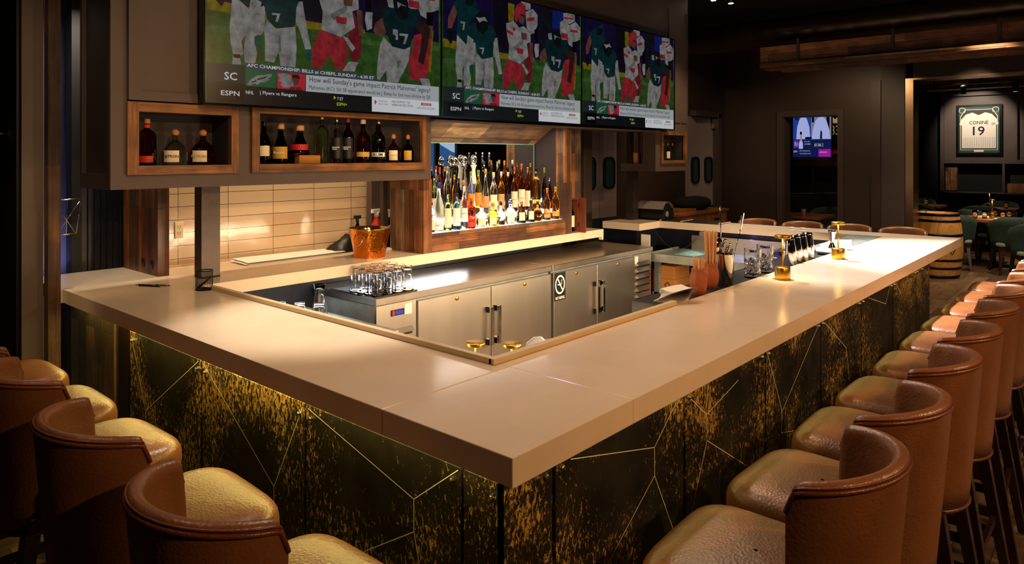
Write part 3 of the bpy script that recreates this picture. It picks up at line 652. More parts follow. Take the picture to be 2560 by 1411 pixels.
# ---------------------------------------------------------------- televisions
def tv_screen(w, h, polys, texts, bg, layers=.00035):
    b = MB(); b.use(tvm(bg)); b.poly([(0, 0, 0), (w, 0, 0), (w, 0, h), (0, 0, h)])
    y = 0
    for c, *q in polys:
        y -= layers; b.use(tvm(c)); pts = []
        q = [min(1000, max(0, k)) for k in q]
        pts = [(q[i]/1000*w, y, q[i+1]/1000*h) for i in range(0, len(q), 2)]
        # triangulate concave outlines
        from mathutils.geometry import tessellate_polygon
        tr = tessellate_polygon([[Vector(p) for p in pts]])
        b.add(pts, [tuple(t_) for t_ in tr], False)
    y -= layers
    for s, c, u0, v0, u1, hh in texts:
        b.use(tvm(c)); put_text(b, s, (u0/1000*w, y, v0/1000*h), (1,0,0), (0,0,1), (u1-u0)/1000*w, hh/1000*h if hh else None, bold=(c in ('txt', 'lime')))
    return b
TVP=[('purple',8,1105,991,1068,991,541,613,531,388,541,8,579),('crowd',318,1050,432,1000,432,558,381,564,318,636),('crowd2',645,1009,759,1014,768,549,661,539),('yellow',421,962,468,959,461,812,424,811),('blue',759,996,854,994,836,840,751,829),('yellow',8,579,388,541,613,547,613,522,388,494,8,518),('lgreen',8,430,991,512,991,479,8,396),('white',819,901,854,933,898,892,951,938,993,896,993,782,951,754,934,693,888,717,819,762),('white',845,991,880,1012,943,1008,947,943,898,902,849,916),('red',849,955,934,968,929,952,854,939),('red',829,811,884,810,884,758,829,760),('red',907,857,970,863,968,838,907,836),('red',854,564,924,601,953,583,953,391,915,254,871,240,832,254,827,374,849,470),('yellow',951,619,962,622,947,315,934,314),('white',884,261,938,266,945,215,902,211),('black',924,747,962,756,956,654,924,653),('skin',920,652,960,655,951,563,934,560),('white',547,920,601,961,637,918,637,829,613,757,582,736,555,791),('white',512,998,535,1009,584,1005,585,948,547,937),('red',555,870,613,894,613,863,559,840),('black',613,787,641,795,645,679,617,674),('white',617,665,649,671,646,563,623,542,613,611),('dred',540,649,566,645,599,519,593,360,566,312,547,354,540,465),('white',540,321,582,323,566,259,513,257),('skin',574,672,601,670,605,503,585,499),('skin',69,839,93,869,90,782,60,665,35,659,38,745),('teal',69,862,102,903,204,982,211,870,237,837,166,730,153,655,167,618,140,565,90,625,95,783),('dark',140,930,198,939,195,890,172,859,146,868),('dark',33,643,66,643,70,589,54,543,33,581),('white',90,625,140,565,156,544,204,595,204,450,167,363,177,301,167,235,134,231,129,309,135,398,121,363,129,293,115,276,121,229,90,225,93,281,84,350,81,427,87,546),('black',93,284,118,288,115,264,96,264),('white',112,732,140,733,133,666,121,667,129,716,112,717),('white',156,640,193,612,185,558,167,475,184,410,166,406,150,471,149,574),('white',318,643,346,658,362,510,381,368,357,363,339,456,318,536),('teal',185,738,218,743,227,672,277,692,291,752,318,734,339,685,322,611,318,503,277,463,244,472,211,515,204,578,191,608,156,632,160,696),('dark',204,791,224,834,261,835,284,800,284,710,251,662,218,686,204,747),('white',206,788,230,787,264,803,283,768,251,771,230,750),('white',211,511,244,465,318,494,323,371,318,245,261,246,254,328,237,261,204,264,204,369,201,449),('gray',254,426,261,427,264,329,254,328),('green',166,402,185,414,195,375,185,334,166,355),('green',357,363,381,370,381,312,371,286,357,318),('white',229,555,261,559,251,506,241,506,249,545,229,543),('white',406,789,461,821,498,777,535,796,582,754,585,676,555,651,568,549,532,507,505,472,423,501,428,616,413,690),('gray',457,605,528,681,535,656,476,575),('red',465,907,483,963,520,994,545,963,551,886,509,893,499,848,476,813,465,864),('skin',502,882,540,875,532,803,498,821),('skin',513,738,559,739,555,686,520,679),('red',406,743,457,725,457,697,408,718),('red',483,602,532,603,528,559,487,560),('red',454,766,472,768,470,738,454,739),('red',417,499,505,468,535,465,534,369,520,267,472,267,466,342,446,321,421,254,381,258,381,346,399,442),('white',513,482,535,474,570,413,555,387),('skin',689,643,730,615,710,539,669,521,652,547,661,602),('skin2',888,693,945,638,926,482,907,362,876,381,888,458,898,572,862,622),('white',701,519,743,463,810,455,836,478,827,374,802,297,772,215,718,210,713,286,681,219,667,227,673,352,685,463),('gray',768,366,789,369,776,312,766,320),('dteal',689,706,751,743,827,745,880,757,896,694,854,602,836,478,802,452,743,461,718,541,699,618),('dark',751,784,776,826,810,835,826,782,821,679,789,652,759,703),('white',718,776,747,787,752,729,726,728),('white',768,778,817,757,789,760,772,733),('white',747,582,772,582,772,514,761,511,761,539,747,546),('white',780,561,826,564,810,490,798,490,809,546,780,544),('slate',134,243,670,250,670,211,134,203),('panel',8,223,133,225,133,121,8,119),('panel2',8,119,134,120,360,105,991,102,991,2,8,0),('black',38,103,129,105,129,9,38,10),('egreen',135,203,244,203,244,109,135,109),('white',140,118,150,144,172,172,230,192,227,174,211,158,223,158,201,138,187,135,177,119,165,126,150,112),('black',154,134,175,148,172,139,159,131),('black',176,155,214,175,204,163,177,147),('cred',249,204,357,205,354,107,249,108),('white',252,192,271,203,301,192,303,170,318,150,301,120,271,116,261,133,268,146,251,156,259,169),('hair',305,199,329,201,336,182,332,169,305,170),('skin',307,181,332,179,329,139,318,129,309,139),('dred',291,107,301,126,318,123,336,128,349,107),('lgray',360,206,991,213,991,102,359,104),('ad',645,103,991,102,991,-1,645,3),('cred',654,70,659,71,659,82,664,83,664,71,670,71,670,66,664,65,664,53,659,52,659,65,654,65),('cred',893,86,949,85,949,68,893,67),('lime',474,90,484,77,474,66),]
TXTS = [('SC','txt',63,135,106,44),('ESPN','txt',52,46,114,28),('AFC CHAMPIONSHIP: BILLS at CHIEFS, SUNDAY - 6:30 ET','txt',140,216,655,24),
("How will Sunday's game impact Patrick Mahomes' legacy?",'txtk',373,155,943,44),("Mahomes (KC): 5th SB appearance would tie J. Elway for 2nd most all-time by QB",'txtk',371,112,943,32),
('NHL','txt',136,62,164,20),('| Flyers vs Rangers','txt',186,60,322,26),('7 ET','txt',489,62,515,20),('ESPN+','lime',487,28,532,20),('American\nRed Cross','dim',677,52,722,34),('HELP SUPPORT THE\nAMERICAN RED CROSS','txtk',741,50,849,38),('REDCROSS.ORG/ESPN','dim',873,40,968,16),('DONATE NOW','ad',899,70,945,12)]
tv = empty('television', (0, 0, 0))
b = MB(); b.box(-.008, 1.645, .004, .05, -.012, .935).box(-.008, 0, -.006, .004, -.012, .935).box(1.637, 1.645, -.006, .004, -.012, .935).box(0, 1.637, -.006, .004, -.012, 0).box(0, 1.637, -.006, .004, .927, .935).box(.6, 1.0, .05, .085, .25, .65)
b.build('casing', 'black_gloss', tv)
b = tv_screen(1.637, .927, TVP, TXTS, 'grass', .00003); b.v = [(x, y+.002, z) for x, y, z in b.v]; b.build('screen', None, tv, fix=False)
for i, (x, l) in enumerate(((1.672, 'large wall television, leftmost of the three, showing football, above the bottle niches'), (3.321, 'large wall television, middle of the three, showing football, above the liquor display'), (4.970, 'large wall television, rightmost of the three, showing football, above the kitchen doors'))):
    place(tv, USED, (x, 3.552, 2.022), 0, l, 'television', 'televisions above the bar')
# ================================================================ BAR STOOLS
def make_stool():
    t = empty('bar_stool', (0, 0, 0)); lm = 'leather'
    # seat cushion: rounded squarish outline, crowned
    def outline(sc, dy=0):
        o = []
        for i in range(40):
            a = 2*pi*i/40; e = .42
            x = math.copysign(abs(cos(a))**e, cos(a))*.228; y = math.copysign(abs(sin(a))**e, sin(a))*.235
            x *= 1 + .10*(y/.235)*.5
            o.append((x*sc, y*sc+.045*1+dy))
        return o
    rows = []
    for sc, z in ((.90, .655), (.965, .662), (.99, .68), (1, .70), (.998, .72), (.985, .738), (.955, .750), (.88, .760), (.74, .766), (.5, .770), (.25, .772), (.02, .773)):
        rows.append([(x, y, z) for x, y in outline(sc)])
    b = MB(); b.grid(rows, closed=True); b.add(rows[0], [tuple(range(40))[::-1]], False); s = b.build('seat', lm, t)
    b = MB(); b.tube([(x, y, .664) for x, y in outline(.975)], .006, 6, closed=True); b.build('piping', 'leather_dark', s)
    # wrap-around back
    nu = 37; outer = []; 
    def prof(u):
        """u -1..1 round the back; returns section loop"""
        a = u*pi*.50; ax, ay = sin(a), -cos(a)
        k = abs(u); top = 1.085 - .025*k**2.2
        th = .036 if k < .93 else .036*max(.25, sqrt(max(0, 1-((k-.93)/.07)**2)))
        if k > .93: top -= .045*((k-.93)/.07)**2
        zs = [.60, .66, .76, .86, .96, 1.02]; L_ = []
        def P(z, off):
            f = max(0, (z-.60)/.48); w = .178+.046*f**.8; d = .165+.025*f; yo = -.085-.015*f
            bz = .60 + (z-.60)
            return ((w-off)*ax*1.0, yo + (d-off)*ay*1.0 , bz)
        for z in zs: L_.append(P(.60 + (z-.60)*(top-.03-.60)/.42, 0))
        for an in range(0, 181, 30):
            c_ = cos(radians(an)); s_ = sin(radians(an)); L_.append(P(top-.018+.018*s_, th/2 - th/2*c_))
        for z in reversed(zs[1:]): L_.append(P(.60 + (z-.60)*(top-.03-.60)/.42, th))
        L_.append(P(.60, th*.8))
        # lower edge rises away from the rear so the side of the seat shows
        return L_
    rows = [prof(-1 + 2*i/(nu-1)) for i in range(nu)]
    b = MB(); b.grid(rows, closed=True); n = len(rows[0])
    b.add(rows[0], [tuple(range(n))], True); b.add(rows[-1], [tuple(range(n))[::-1]], True); bk = b.build('backrest', lm, t)
    b = MB(); b.tube([Vector(r[6]) + Vector((0, 0, .0)) for r in rows], .0055, 6); b.tube([Vector(r[7]) for r in rows], .003, 5); b.build('piping', 'leather_dark', bk)
    b = MB(); b.tube([Vector(r[0]) for r in rows], .006, 6); b.build('piping', 'leather_dark', bk)
    b = MB(); b.box(-.175, .175, -.19, .25, .605, .655); b.build('seat_frame', 'darkwood', t, bevel=.004)
    for sx in (-1, 1):
        b = MB(); b.taper((sx*.205, .285, 0), (sx*.175, .232, .655), .032, .044); b.build('leg', 'darkwood', t, bevel=.003)
        b = MB(); b.taper((sx*.195, -.285, 0), (sx*.165, -.185, .61), .032, .044); b.build('leg', 'darkwood', t, bevel=.003)
        b = MB(); b.box(sx*.193-.009, sx*.193+.009, -.245, .265, .20, .235); b.build('stretcher', 'darkwood', t)
        b = MB(); b.box(sx*.186-.009, sx*.186+.009, -.225, .25, .37, .40); b.build('stretcher', 'darkwood', t)
    b = MB(); b.box(-.19, .19, .255, .28, .265, .30); b.build('footrest', 'darkwood', t)
    b = MB(); b.box(-.18, .18, -.245, -.228, .27, .30); b.build('stretcher', 'darkwood', t)
    return t
stool = make_stool()
ORD = ['nearest', 'second', 'third', 'fourth', 'fifth', 'sixth', 'seventh', 'eighth', 'ninth', 'tenth', 'eleventh']
RX = [1.71, 2.21, 2.75, 3.26, 3.81, 4.34, 4.85, 5.40, 5.91, 6.42]
for i, x in enumerate(RX):
    place(stool, USED, (x, .65, 0), radians([2, -2, 1, -1, 2, 0, -2, 1, 0, 2][i]), 'brown leather bar stool, ' + ORD[i] + ' from the viewer along the right side of the bar', 'bar stool', 'bar stools along the right side')
for i, y in enumerate([1.42, 2.02, 2.66, 3.24, 3.82]):
    place(stool, USED, (.82, y, 0), radians(-90 + [1, -2, 2, 0, 1][i]), 'brown leather bar stool, ' + ORD[i] + ' from the viewer along the left side of the bar', 'bar stool', 'bar stools along the left side')
for i, y in enumerate([1.56, 2.02, 2.46, 2.92]):
    place(stool, USED, (7.09, y, 0), radians(90), 'brown leather bar stool at the far side of the bar, ' + ['nearest the wine barrel', 'second from the wine barrel', 'third from the wine barrel', 'farthest from the wine barrel'][i], 'bar stool', 'bar stools along the far side', sc=(.90, 1, 1.0))

# ================================================================ UNDER-COUNTER FRIDGES
def fridge(x0, x1, grille, label, px):
    t = empty('undercounter_fridge', (x0, 3.36, 0), label, 'fridge', 'stainless steel back bar fridges')
    zt = .90
    b = MB(); b.box(x0, x1, 3.345, 3.995, .855, zt); b.build('worktop', 'stainless_top', t, bevel=.004)
    b = MB(); b.box(x0+.012, x1-.012, 3.375, 3.98, .08, .855); b.build('body', 'stainless_side', t)
    gx = (x0+.012, x0+.32) if grille == 'L' else (x1-.32, x1-.012)
    dx = (x0+.33, x1-.014) if grille == 'L' else (x0+.014, x1-.335)
    b = MB(); g0, g1 = gx; b.box(g0, g1, 3.358, 3.375, .08, .85); p = b.build('grille_panel', 'stainless', t)
    n = 7 if grille == 'L' else 10
    for k in range(n):
        z = (.695 if grille == 'L' else .78) - k*(.075 if grille == 'L' else .058)
        if grille == 'R' and k in (6, 7): continue
        b = MB(); b.add([(g0+.05, 3.357, z), (g1-.03, 3.357, z), (g1-.03, 3.335, z-.03), (g0+.05, 3.335, z-.03), (g0+.05, 3.357, z-.034), (g1-.03, 3.357, z-.034)], [(0, 1, 2, 3), (3, 2, 5, 4), (0, 3, 4), (1, 5, 2)], False); b.build('louvre', 'stainless', p)
    for k in range(n):
        z = (.695 if grille == 'L' else .78) - k*(.075 if grille == 'L' else .058)
        if grille == 'R' and k in (6, 7): continue
        b = MB(); b.box(g0+.05, g1-.03, 3.3572, 3.3578, z-.05, z-.034); b.build('vent_slot', 'black', p)
    b = MB()
    if grille == 'L': b.box(g0+.11, g0+.21, 3.352, 3.358, .775, .812); b.use('red'); b.box(g0+.118, g0+.132, 3.351, 3.352, .78, .807); b.use('lcd'); b.box(g0+.14, g0+.20, 3.351, 3.352, .783, .803)
    else: b.box(g0+.09, g0+.22, 3.35, 3.358, .40, .46); b.use('lcd'); b.box(g0+.15, g0+.19, 3.349, 3.35, .415, .45)
    if b.mats and b.mats[0] != M('black'): b.mats = [M('black')] + b.mats; b.m = [0 if i < 6 else v+1 for i, v in enumerate(b.m)]
    b.build('control_display', None, p)
    b = MB(); lx = g1-.09 if grille == 'L' else g0+.02
    b.box(lx, lx+.055, 3.3565, 3.3578, .77, .835); b.build('paper_label', 'offwhite', p)
    a, c = dx; m = (a+c)/2
    for k, (u, v) in enumerate(((a, m-.004), (m+.004, c))):
        b = MB(); b.box(u, v, 3.345, 3.375, .10, .838); d = b.build('door', 'stainless', t, bevel=.004)
        hx = v-.035 if k == 0 else u+.035
        b = MB(); b.box(hx-.018, hx+.018, 3.318, 3.345, .665, .705); hd = b.build('handle_mount', 'black_gloss', d); b = MB(); b.box(hx-.018, hx+.018, 3.318, 3.345, .44, .48); b.build('handle_mount', 'black_gloss', d)
        b = MB(); b.box(hx-.014, hx+.014, 3.296, 3.318, .44, .705); b.build('handle_bar', 'chrome', hd, bevel=.004)
        lx = (u+v)/2 + (.0 if k == 0 else .02); b = MB(); b.lathe([(0, 0), (.014, 0), (.014, .006), (.009, .007), (.0, .008)], (0,0,0), 14, cap=False); b.v = [(lx+x, 3.345-z, .805+y) for x, y, z in b.v]; b.build('lock', 'brass', d)
    return t
F1 = fridge(2.60, 4.285, 'L', 'stainless steel back bar fridge with glasses standing on it, left of the sign', 0)
F2 = fridge(4.295, 5.815, 'R', 'stainless steel back bar fridge with louvred end, right of the sign', 0)
# no vaping sign on the second fridge
t = empty('no_vaping_sign', (4.31, 3.343, .62), 'black NO VAPING sticker with crossed cigarette on fridge door', 'sign')
b = MB(); b.box(4.312, 4.452, 3.341, 3.3445, .62, .835); b.build('plate', 'black', t)
b = MB(); m = 30
ro, ri = .062, .050; c = (4.382, .742)
b.add([(c[0]+ro*cos(2*pi*i/m), 3.3405, c[1]+ro*1.2*sin(2*pi*i/m)) for i in range(m)] + [(c[0]+ri*cos(2*pi*i/m), 3.3405, c[1]+ri*1.2*sin(2*pi*i/m)) for i in range(m)], [(i, (i+1) % m, m+(i+1) % m, m+i) for i in range(m)], False)
b.poly([(4.343, 3.3402, .795), (4.352, 3.3402, .802), (4.424, 3.3402, .692), (4.414, 3.3402, .684)])
b.poly([(4.352, 3.3403, .738), (4.398, 3.3403, .738), (4.398, 3.3403, .748), (4.352, 3.3403, .748)])
b.tube([(4.405, 3.3403, .745), (4.398, 3.3403, .765), (4.407, 3.3403, .78)], .0025, 5)
put_text(b, 'NO VAPING', (4.382, 3.3402, .628), (1,0,0), (0,0,1), .115, .024, center=True, bold=True)
b.build('symbol', 'lb_white', t)
# drip mat and glasses on the first fridge
t = empty('glass_mat', (2.74, 3.58, .90), 'square rubber drip mat with steel rim on the left fridge', 'mat')
b = MB(); b.box(2.60, 2.92, 3.365, 3.79, .9005, .906); b.build('mat', 'rubber', t)
b = MB()
for q in ((2.59, 2.93, 3.355, 3.365), (2.59, 2.93, 3.79, 3.80)): b.box(q[0], q[1], q[2], q[3], .9005, .91)
for q in ((2.59, 2.60), (2.92, 2.93)): b.box(q[0], q[1], 3.365, 3.79, .9005, .91)
b.build('rim', 'chrome', t)
def tumbler_glass(name, h, rb, rw, rt, inv=True, m='glass'):
    """rb bottom radius, rw waist, rt rim; standing upside down when inv"""
    o = [(rt, 0), (rw+.2*(rt-rw), h*.22), (rw, h*.45), (rb*.96, h*.72), (rb, h*.9), (rb*.93, h)] if not inv else [(rt, 0), (rt, h*.12), (rt*.99, h*.32), (rw, h*.62), (rw*.96, h*.82), (rb, h)]
    w = .0025; b = MB(); top = len(o)
    if inv: prof = o + [(0, h)] ; inner = [(r-w, z) for r, z in o[:-1]] + [(o[-1][0]-w*2, h-.012), (0, h-.012)]
    else: oo = [(0, 0), (rb, 0), (rb*1.02, h*.1), (rw, h*.5), (rt, h)]; inner = [(r-w, z) for r, z in oo[2:]][::-1]; prof = oo; loop = oo + inner + [(0, .012)]; b.lathe(loop, (0,0,0), 20, cap=False); return b
    loop = inner[::-1] + prof; b.lathe(loop, (0,0,0), 20, cap=False); return b
gl = tumbler_glass('g', .155, .030, .026, .036).build('drinking_glass', 'glass', None, fix=True)
k = 0; rowsn = ['front', 'second', 'third', 'back']; coln = ['left', 'centre-left', 'centre-right', 'right']
for r in range(4):
    for c in range(4):
        x = 2.650+c*.078; y = 3.395+r*.073
        place(gl, USED, (x, y, .9065), 0, 'upturned clear glass on the drip mat, %s row, %s position' % (rowsn[r], coln[c]), 'glass', 'upturned glasses on the drip mat')
# left station: steel shelf with carafe and stacked glasses
t = empty('glass_rack_shelf', (2.1, 3.45, 0), 'low steel shelf behind the left bar holding clear glasses', 'shelf')
b = MB(); b.box(1.72, 2.50, 3.02, 3.95, .76, .79); b.build('top', 'stainless_side', t)
b = MB(); b.box(1.74, 2.48, 3.04, 3.93, 0, .76); b.build('base', 'barback', t)
sg = tumbler_glass('s', .13, .027, .031, .037).build('drinking_glass', 'glass', None)
LG = [(1.92, 3.62), (1.96, 3.52), (2.02, 3.66), (2.06, 3.55), (2.12, 3.45), (2.14, 3.62), (2.20, 3.52), (2.26, 3.42)]
LN = ['leftmost', 'second from left', 'third from left', 'fourth from left', 'fifth from left', 'sixth from left', 'seventh from left', 'rightmost']
for i, (x, y) in enumerate(LG):
    place(sg, USED, (x, y, .791), 0, 'upturned clear glass behind the inner rim beside the carafe, ' + LN[i], 'glass', 'upturned glasses on the low shelf')
b = MB(); b.lathe([(0, 0), (.04, 0), (.045, .03), (.043, .09), (.03, .15), (.026, .18), (.034, .215), (.032, .215), (.024, .18), (.027, .15), (.04, .09), (.042, .03), (.037, .006), (0, .006)], (0,0,0), 24, cap=False)
o = single(b, 'carafe', 'glass', 'clear glass carafe with narrow neck beside the steel fridge', 'carafe'); o.location = (2.33, 3.52, .791)
b = MB(); b.lathe([(0, 0), (.035, 0), (.038, .09), (.036, .10), (0, .10)], (0,0,0), 18, cap=False); o = single(b, 'white_tub', 'lb_white', 'small white tub behind the inner rim at the far left', 'tub'); o.location = (1.86, 3.70, .791)
# underbar unit on the left with two spare lamps and a sprayer
t = empty('underbar_sink', (2.0, 2.2, 0), 'stainless underbar unit tucked behind the left counter', 'sink')
b = MB(); b.box(1.72, 2.42, 1.62, 2.98, .62, .70); b.build('top', 'stainless_side', t)
b = MB(); b.box(1.74, 2.40, 1.64, 2.96, 0, .62); b.build('base', 'stainless_side', t)

# ================================================================ TABLE LAMPS (cordless, gold)
def lamp_proto():
    t = empty('table_lamp', (0,0,0))
    b = MB(); b.lathe([(0, 0), (.039, 0), (.041, .003), (.041, .066), (.039, .069), (0, .069)], (0,0,0), 28, cap=False); b.build('base', 'brass', t)
    b = MB(); b.tube([(0, 0, .069), (0, 0, .225)], .0045, 10); b.build('stem', 'brass', t)
    b = MB(); b.lathe([(0, .226), (.040, .226), (.042, .228), (.042, .240), (.040, .242), (0, .242)], (0,0,0), 28, cap=False); s = b.build('lamp_shade', 'brass', t)
    b = MB(); b.lathe([(0, .2255), (.026, .2255)], (0,0,0), 18, cap=False); b.build('light_disc', 'lamp_glow', s)
    return t
LP = lamp_proto()
def lamp(loc, label, on=4, sc=None):
    o = place(LP, USED, loc, 0, label, 'lamp', 'gold cordless table lamps', sc)
    if on: spot((loc[0], loc[1], loc[2]+.222*(sc[2] if sc else 1)), (loc[0], loc[1], loc[2]), on, 150, .5, (1, .82, .5), .015)
    return o
lamp((3.885, 1.43, ZT), 'gold cordless table lamp standing on the right bar top beside the crystal glasses', 5)
lamp((4.90, 1.44, ZT), 'gold cordless table lamp standing on the bar top beside the jigger', 2)
lamp((2.19, 2.13, .70), 'gold cordless lamp below the inner rim, left of the pair', 0)
lamp((2.28, 2.00, .70), 'gold cordless lamp below the inner rim, right of the pair beside the sprayer', 0)
# trigger sprayer
t = empty('spray_bottle', (2.26, 1.86, .70), 'clear plastic trigger spray bottle behind the inner rim corner', 'spray bottle')
X, Y, Z = 2.26, 1.86, .70
b = MB(); b.lathe([(0, 0), (.04, 0), (.042, .02), (.042, .15), (.014, .19), (.014, .205), (0, .205)], (X, Y, Z), 18, cap=False); b.build('bottle', 'plastic', t)
b = MB(); b.lathe([(.016, .195), (.017, .235), (.013, .24)], (X, Y, Z), 14); b.build('collar', 'silvercap', t)
ux = Vector((.66, -.75, 0)); P0 = Vector((X, Y, Z))
def loc2(a, z): return P0 + ux*a + Vector((0, 0, z))
b = MB(); sh = [(-.035, .255), (-.03, .27), (.0, .295), (.03, .298), (.045, .285), (.075, .285), (.075, .268), (.045, .265), (.03, .25), (-.005, .24)]
b.poly([loc2(a, z)+Vector((.75, .66, 0))*-.011 for a, z in sh], .022, (.75, .66, 0)); b.build('trigger_head', 'plastic', t, bevel=.003)
b = MB(); b.poly([loc2(a, z)+Vector((.75, .66, 0))*-.006 for a, z in [(.03, .262), (.042, .262), (.052, .23), (.055, .20), (.047, .20), (.043, .23)]], .012, (.75, .66, 0)); b.build('trigger', 'lb_white', t)

# ================================================================ ITEMS ON THE RIGHT BAR TOP
b = MB(); b.box(2.93, 5.25, 1.572, 1.80, .985, 1.045); b.box(2.93, 5.25, 1.572, 1.80, 1.045, 1.05)
single(b, 'rubber_rail_mat', 'rubber', 'long black rubber mat ledge along the inner edge of the right bar top', 'mat')
zl = 1.05
def pxX(px, y):
    t_ = radians(YAW); k = (px-1280)/1761; return y*(cos(t_)+k*sin(t_))/(sin(t_)-k*cos(t_))
b = MB(); b.box(5.26, 6.44, 1.572, 1.80, .99, 1.068); single(b, 'steel_ledge', 'stainless_side', 'grey steel ledge along the inner bar edge beyond the rubber mat', 'ledge')
def straw_jar(x, y, n, hs, label):
    t = empty('straw_jar', (x, y, zl), label, 'jar', 'terracotta straw jars')
    b = MB(); b.lathe([(0, 0), (.030, 0), (.040, .03), (.044, .07), (.041, .10), (.033, .122), (.036, .128), (.036, .133), (.031, .133), (.029, .12), (.03, .02), (0, .02)], (x, y, zl), 26, cap=False); b.build('jar', 'terracotta', t)
    for i in range(n):
        a = random.random()*2*pi; r = .024*sqrt(random.random()); lx, ly = .018*cos(a), .018*sin(a)
        q = MB(); q.tube([(x+r*cos(a), y+r*sin(a), zl+.03), (x+r*cos(a)+lx*.5, y+r*sin(a)+ly*.5, zl+hs+random.uniform(-.006, .006))], .0028, 6); q.build('straw', 'straw', t)
straw_jar(pxX(1746, 1.625), 1.625, 22, .185, 'terracotta jar of short paper straws, nearer of the two')
straw_jar(pxX(1776, 1.665), 1.665, 24, .30, 'terracotta jar of tall paper straws, farther of the two')
# steel tumbler with tools
x, y = pxX(1812, 1.635), 1.635
t = empty('tool_tumbler', (x, y, zl), 'polished steel tumbler full of bar spoons and strainers', 'tumbler')
b = MB(); b.lathe([(0, 0), (.046, 0), (.046, .17), (.047, .172), (.045, .172), (.044, .006), (0, .006)], (x, y, zl), 30, cap=False); b.build('tumbler', 'chrome', t)
def tool(name, pts, r, extra, label):
    q = MB(); q.tube(pts, r, 8)
    for e in extra: e(q)
    return single(q, name, 'chrome', label, 'bar tool', 'bar tools in the steel tumbler')
tool('bar_spoon', [(x-.012, y+.01, zl+.01), (x-.022, y+.016, zl+.405)], .0028, [lambda q: q.lathe([(0, 0), (.005, .01), (.004, .03), (0, .035)], (x-.022, y+.016, zl+.40), 8, cap=False)], 'tall thin twisted bar spoon, left tool in the steel tumbler')
tool('bar_fork', [(x+.01, y-.01, zl+.01), (x+.085, y-.05, zl+.30)], .0028, [lambda q: q.poly([(x+.085, y-.052, zl+.295), (x+.093, y-.052, zl+.30), (x+.116, y-.06, zl+.385), (x+.10, y-.062, zl+.388), (x+.087, y-.056, zl+.375)], .003, (.3, .9, 0))], 'long bar paddle leaning right out of the steel tumbler')
def coil(c, r, rr, m=26, tw=1.0):
    return lambda q: q.tube([Vector(c) + Vector((r*cos(2*pi*i/m)*.75, -r*cos(2*pi*i/m)*.66*.3, r*sin(2*pi*i/m))) for i in range(m)], rr, 6, closed=True)
tool('strainer', [(x-.02, y-.01, zl+.02), (x-.026, y-.012, zl+.20)], .004, [coil((x-.026, y-.014, zl+.215), .035, .005), coil((x-.026, y-.014, zl+.215), .022, .004)], 'coiled cocktail strainer on the left of the steel tumbler')
tool('strainer', [(x+.018, y-.01, zl+.02), (x+.02, y-.012, zl+.18)], .004, [coil((x+.02, y-.016, zl+.195), .030, .005), coil((x+.02, y-.016, zl+.195), .018, .004)], 'coiled cocktail strainer on the right of the steel tumbler')
q = MB(); 
for k in range(5):
    rr = .055*cos(k/4*1.2); zz = .055*sin(k/4*1.2)
q.lathe([(.055, 0), (.05, -.02), (.035, -.04), (.015, -.05), (0, -.052), (.0, -.05), (.034, -.038), (.049, -.019), (.054, 0)], (0,0,0), 24, cap=False)
o = single(q, 'mesh_strainer', 'chrome', 'round fine mesh strainer tilted behind the coiled strainers', 'bar tool', 'bar tools in the steel tumbler'); o.location = (x-.03, y+.05, zl+.215); o.rotation_euler = (radians(-60), 0, radians(20))
q = MB(); q.lathe([(0, 0), (.004, 0), (.018, .06), (.0, .062)], (x-.03, y+.03, zl+.19), 14, cap=False); single(q, 'funnel_cone', 'chrome', 'pointed steel cone sticking up behind the strainers', 'bar tool', 'bar tools in the steel tumbler')
# cut crystal mixing glasses
def crystal(x, y, label):
    t = empty('mixing_glass', (x, y, zl), label, 'glass', 'cut crystal mixing glasses'); b = MB(); n = 36; rows = []
    H = .165; R0 = .047
    for k in range(22):
        z = H*k/21; row = []
        for i in range(n):
            a = 2*pi*i/n; d = 0
            if .02 < z < .105: d = -.0030*max(0, cos((i + k*1.15)*pi*2/6))**4 - .0030*max(0, cos((i - k*1.15)*pi*2/6))**4
            lip = .010*max(0, cos(a-3.6))**12 if k == 21 else .005*max(0, cos(a-3.6))**12 if k == 20 else 0
            r = R0 + d + lip; row.append((x+r*cos(a), y+r*sin(a), zl+z))
        rows.append(row)
    for k in range(12): z = H - (H-.022)*k/11; rows.append([(x+(R0-.0045)*cos(2*pi*i/n), y+(R0-.0045)*sin(2*pi*i/n), zl+z) for i in range(n)])
    b.grid(rows, closed=True, smooth=False); b.add(rows[0], [tuple(range(n))[::-1]], False); b.add(rows[-1], [tuple(range(n))], False); b.build('bowl', 'glass', t)
crystal(pxX(1881, 1.625), 1.625, 'cut crystal mixing glass, nearer to the viewer'); crystal(pxX(1912, 1.64), 1.64, 'cut crystal mixing glass, behind the nearer one')
# shakers
b = MB(); b.lathe([(0, 0), (.044, 0), (.047, .004), (.042, .10), (.034, .165), (.031, .178), (.0, .181)], (0,0,0), 28, cap=False); shk = b.build('cocktail_shaker', 'chrome', None)
for i, (sx, sy) in enumerate(((pxX(1973, 1.625), 1.625), (pxX(1988, 1.64), 1.64), (pxX(2003, 1.63), 1.63), (pxX(2018, 1.64), 1.64))):
    place(shk, USED, (sx, sy, zl), 0, ['polished steel shaker tin, leftmost of four', 'polished steel shaker tin, second from left of four', 'polished steel shaker tin, third from left of four', 'polished steel shaker tin, rightmost of four'][i], 'shaker', 'upturned shaker tins')
b = MB(); b.lathe([(0, 0), (.028, 0), (.025, .04), (.012, .07), (.012, .078), (.026, .15), (.028, .16), (.026, .16), (.010, .078), (0, .076)], (0,0,0), 20, cap=False); o = single(b, 'jigger', 'chrome', 'steel double-cone jigger behind the far gold lamp', 'jigger'); o.location = (pxX(2080, 1.61), 1.61, ZT-.02)
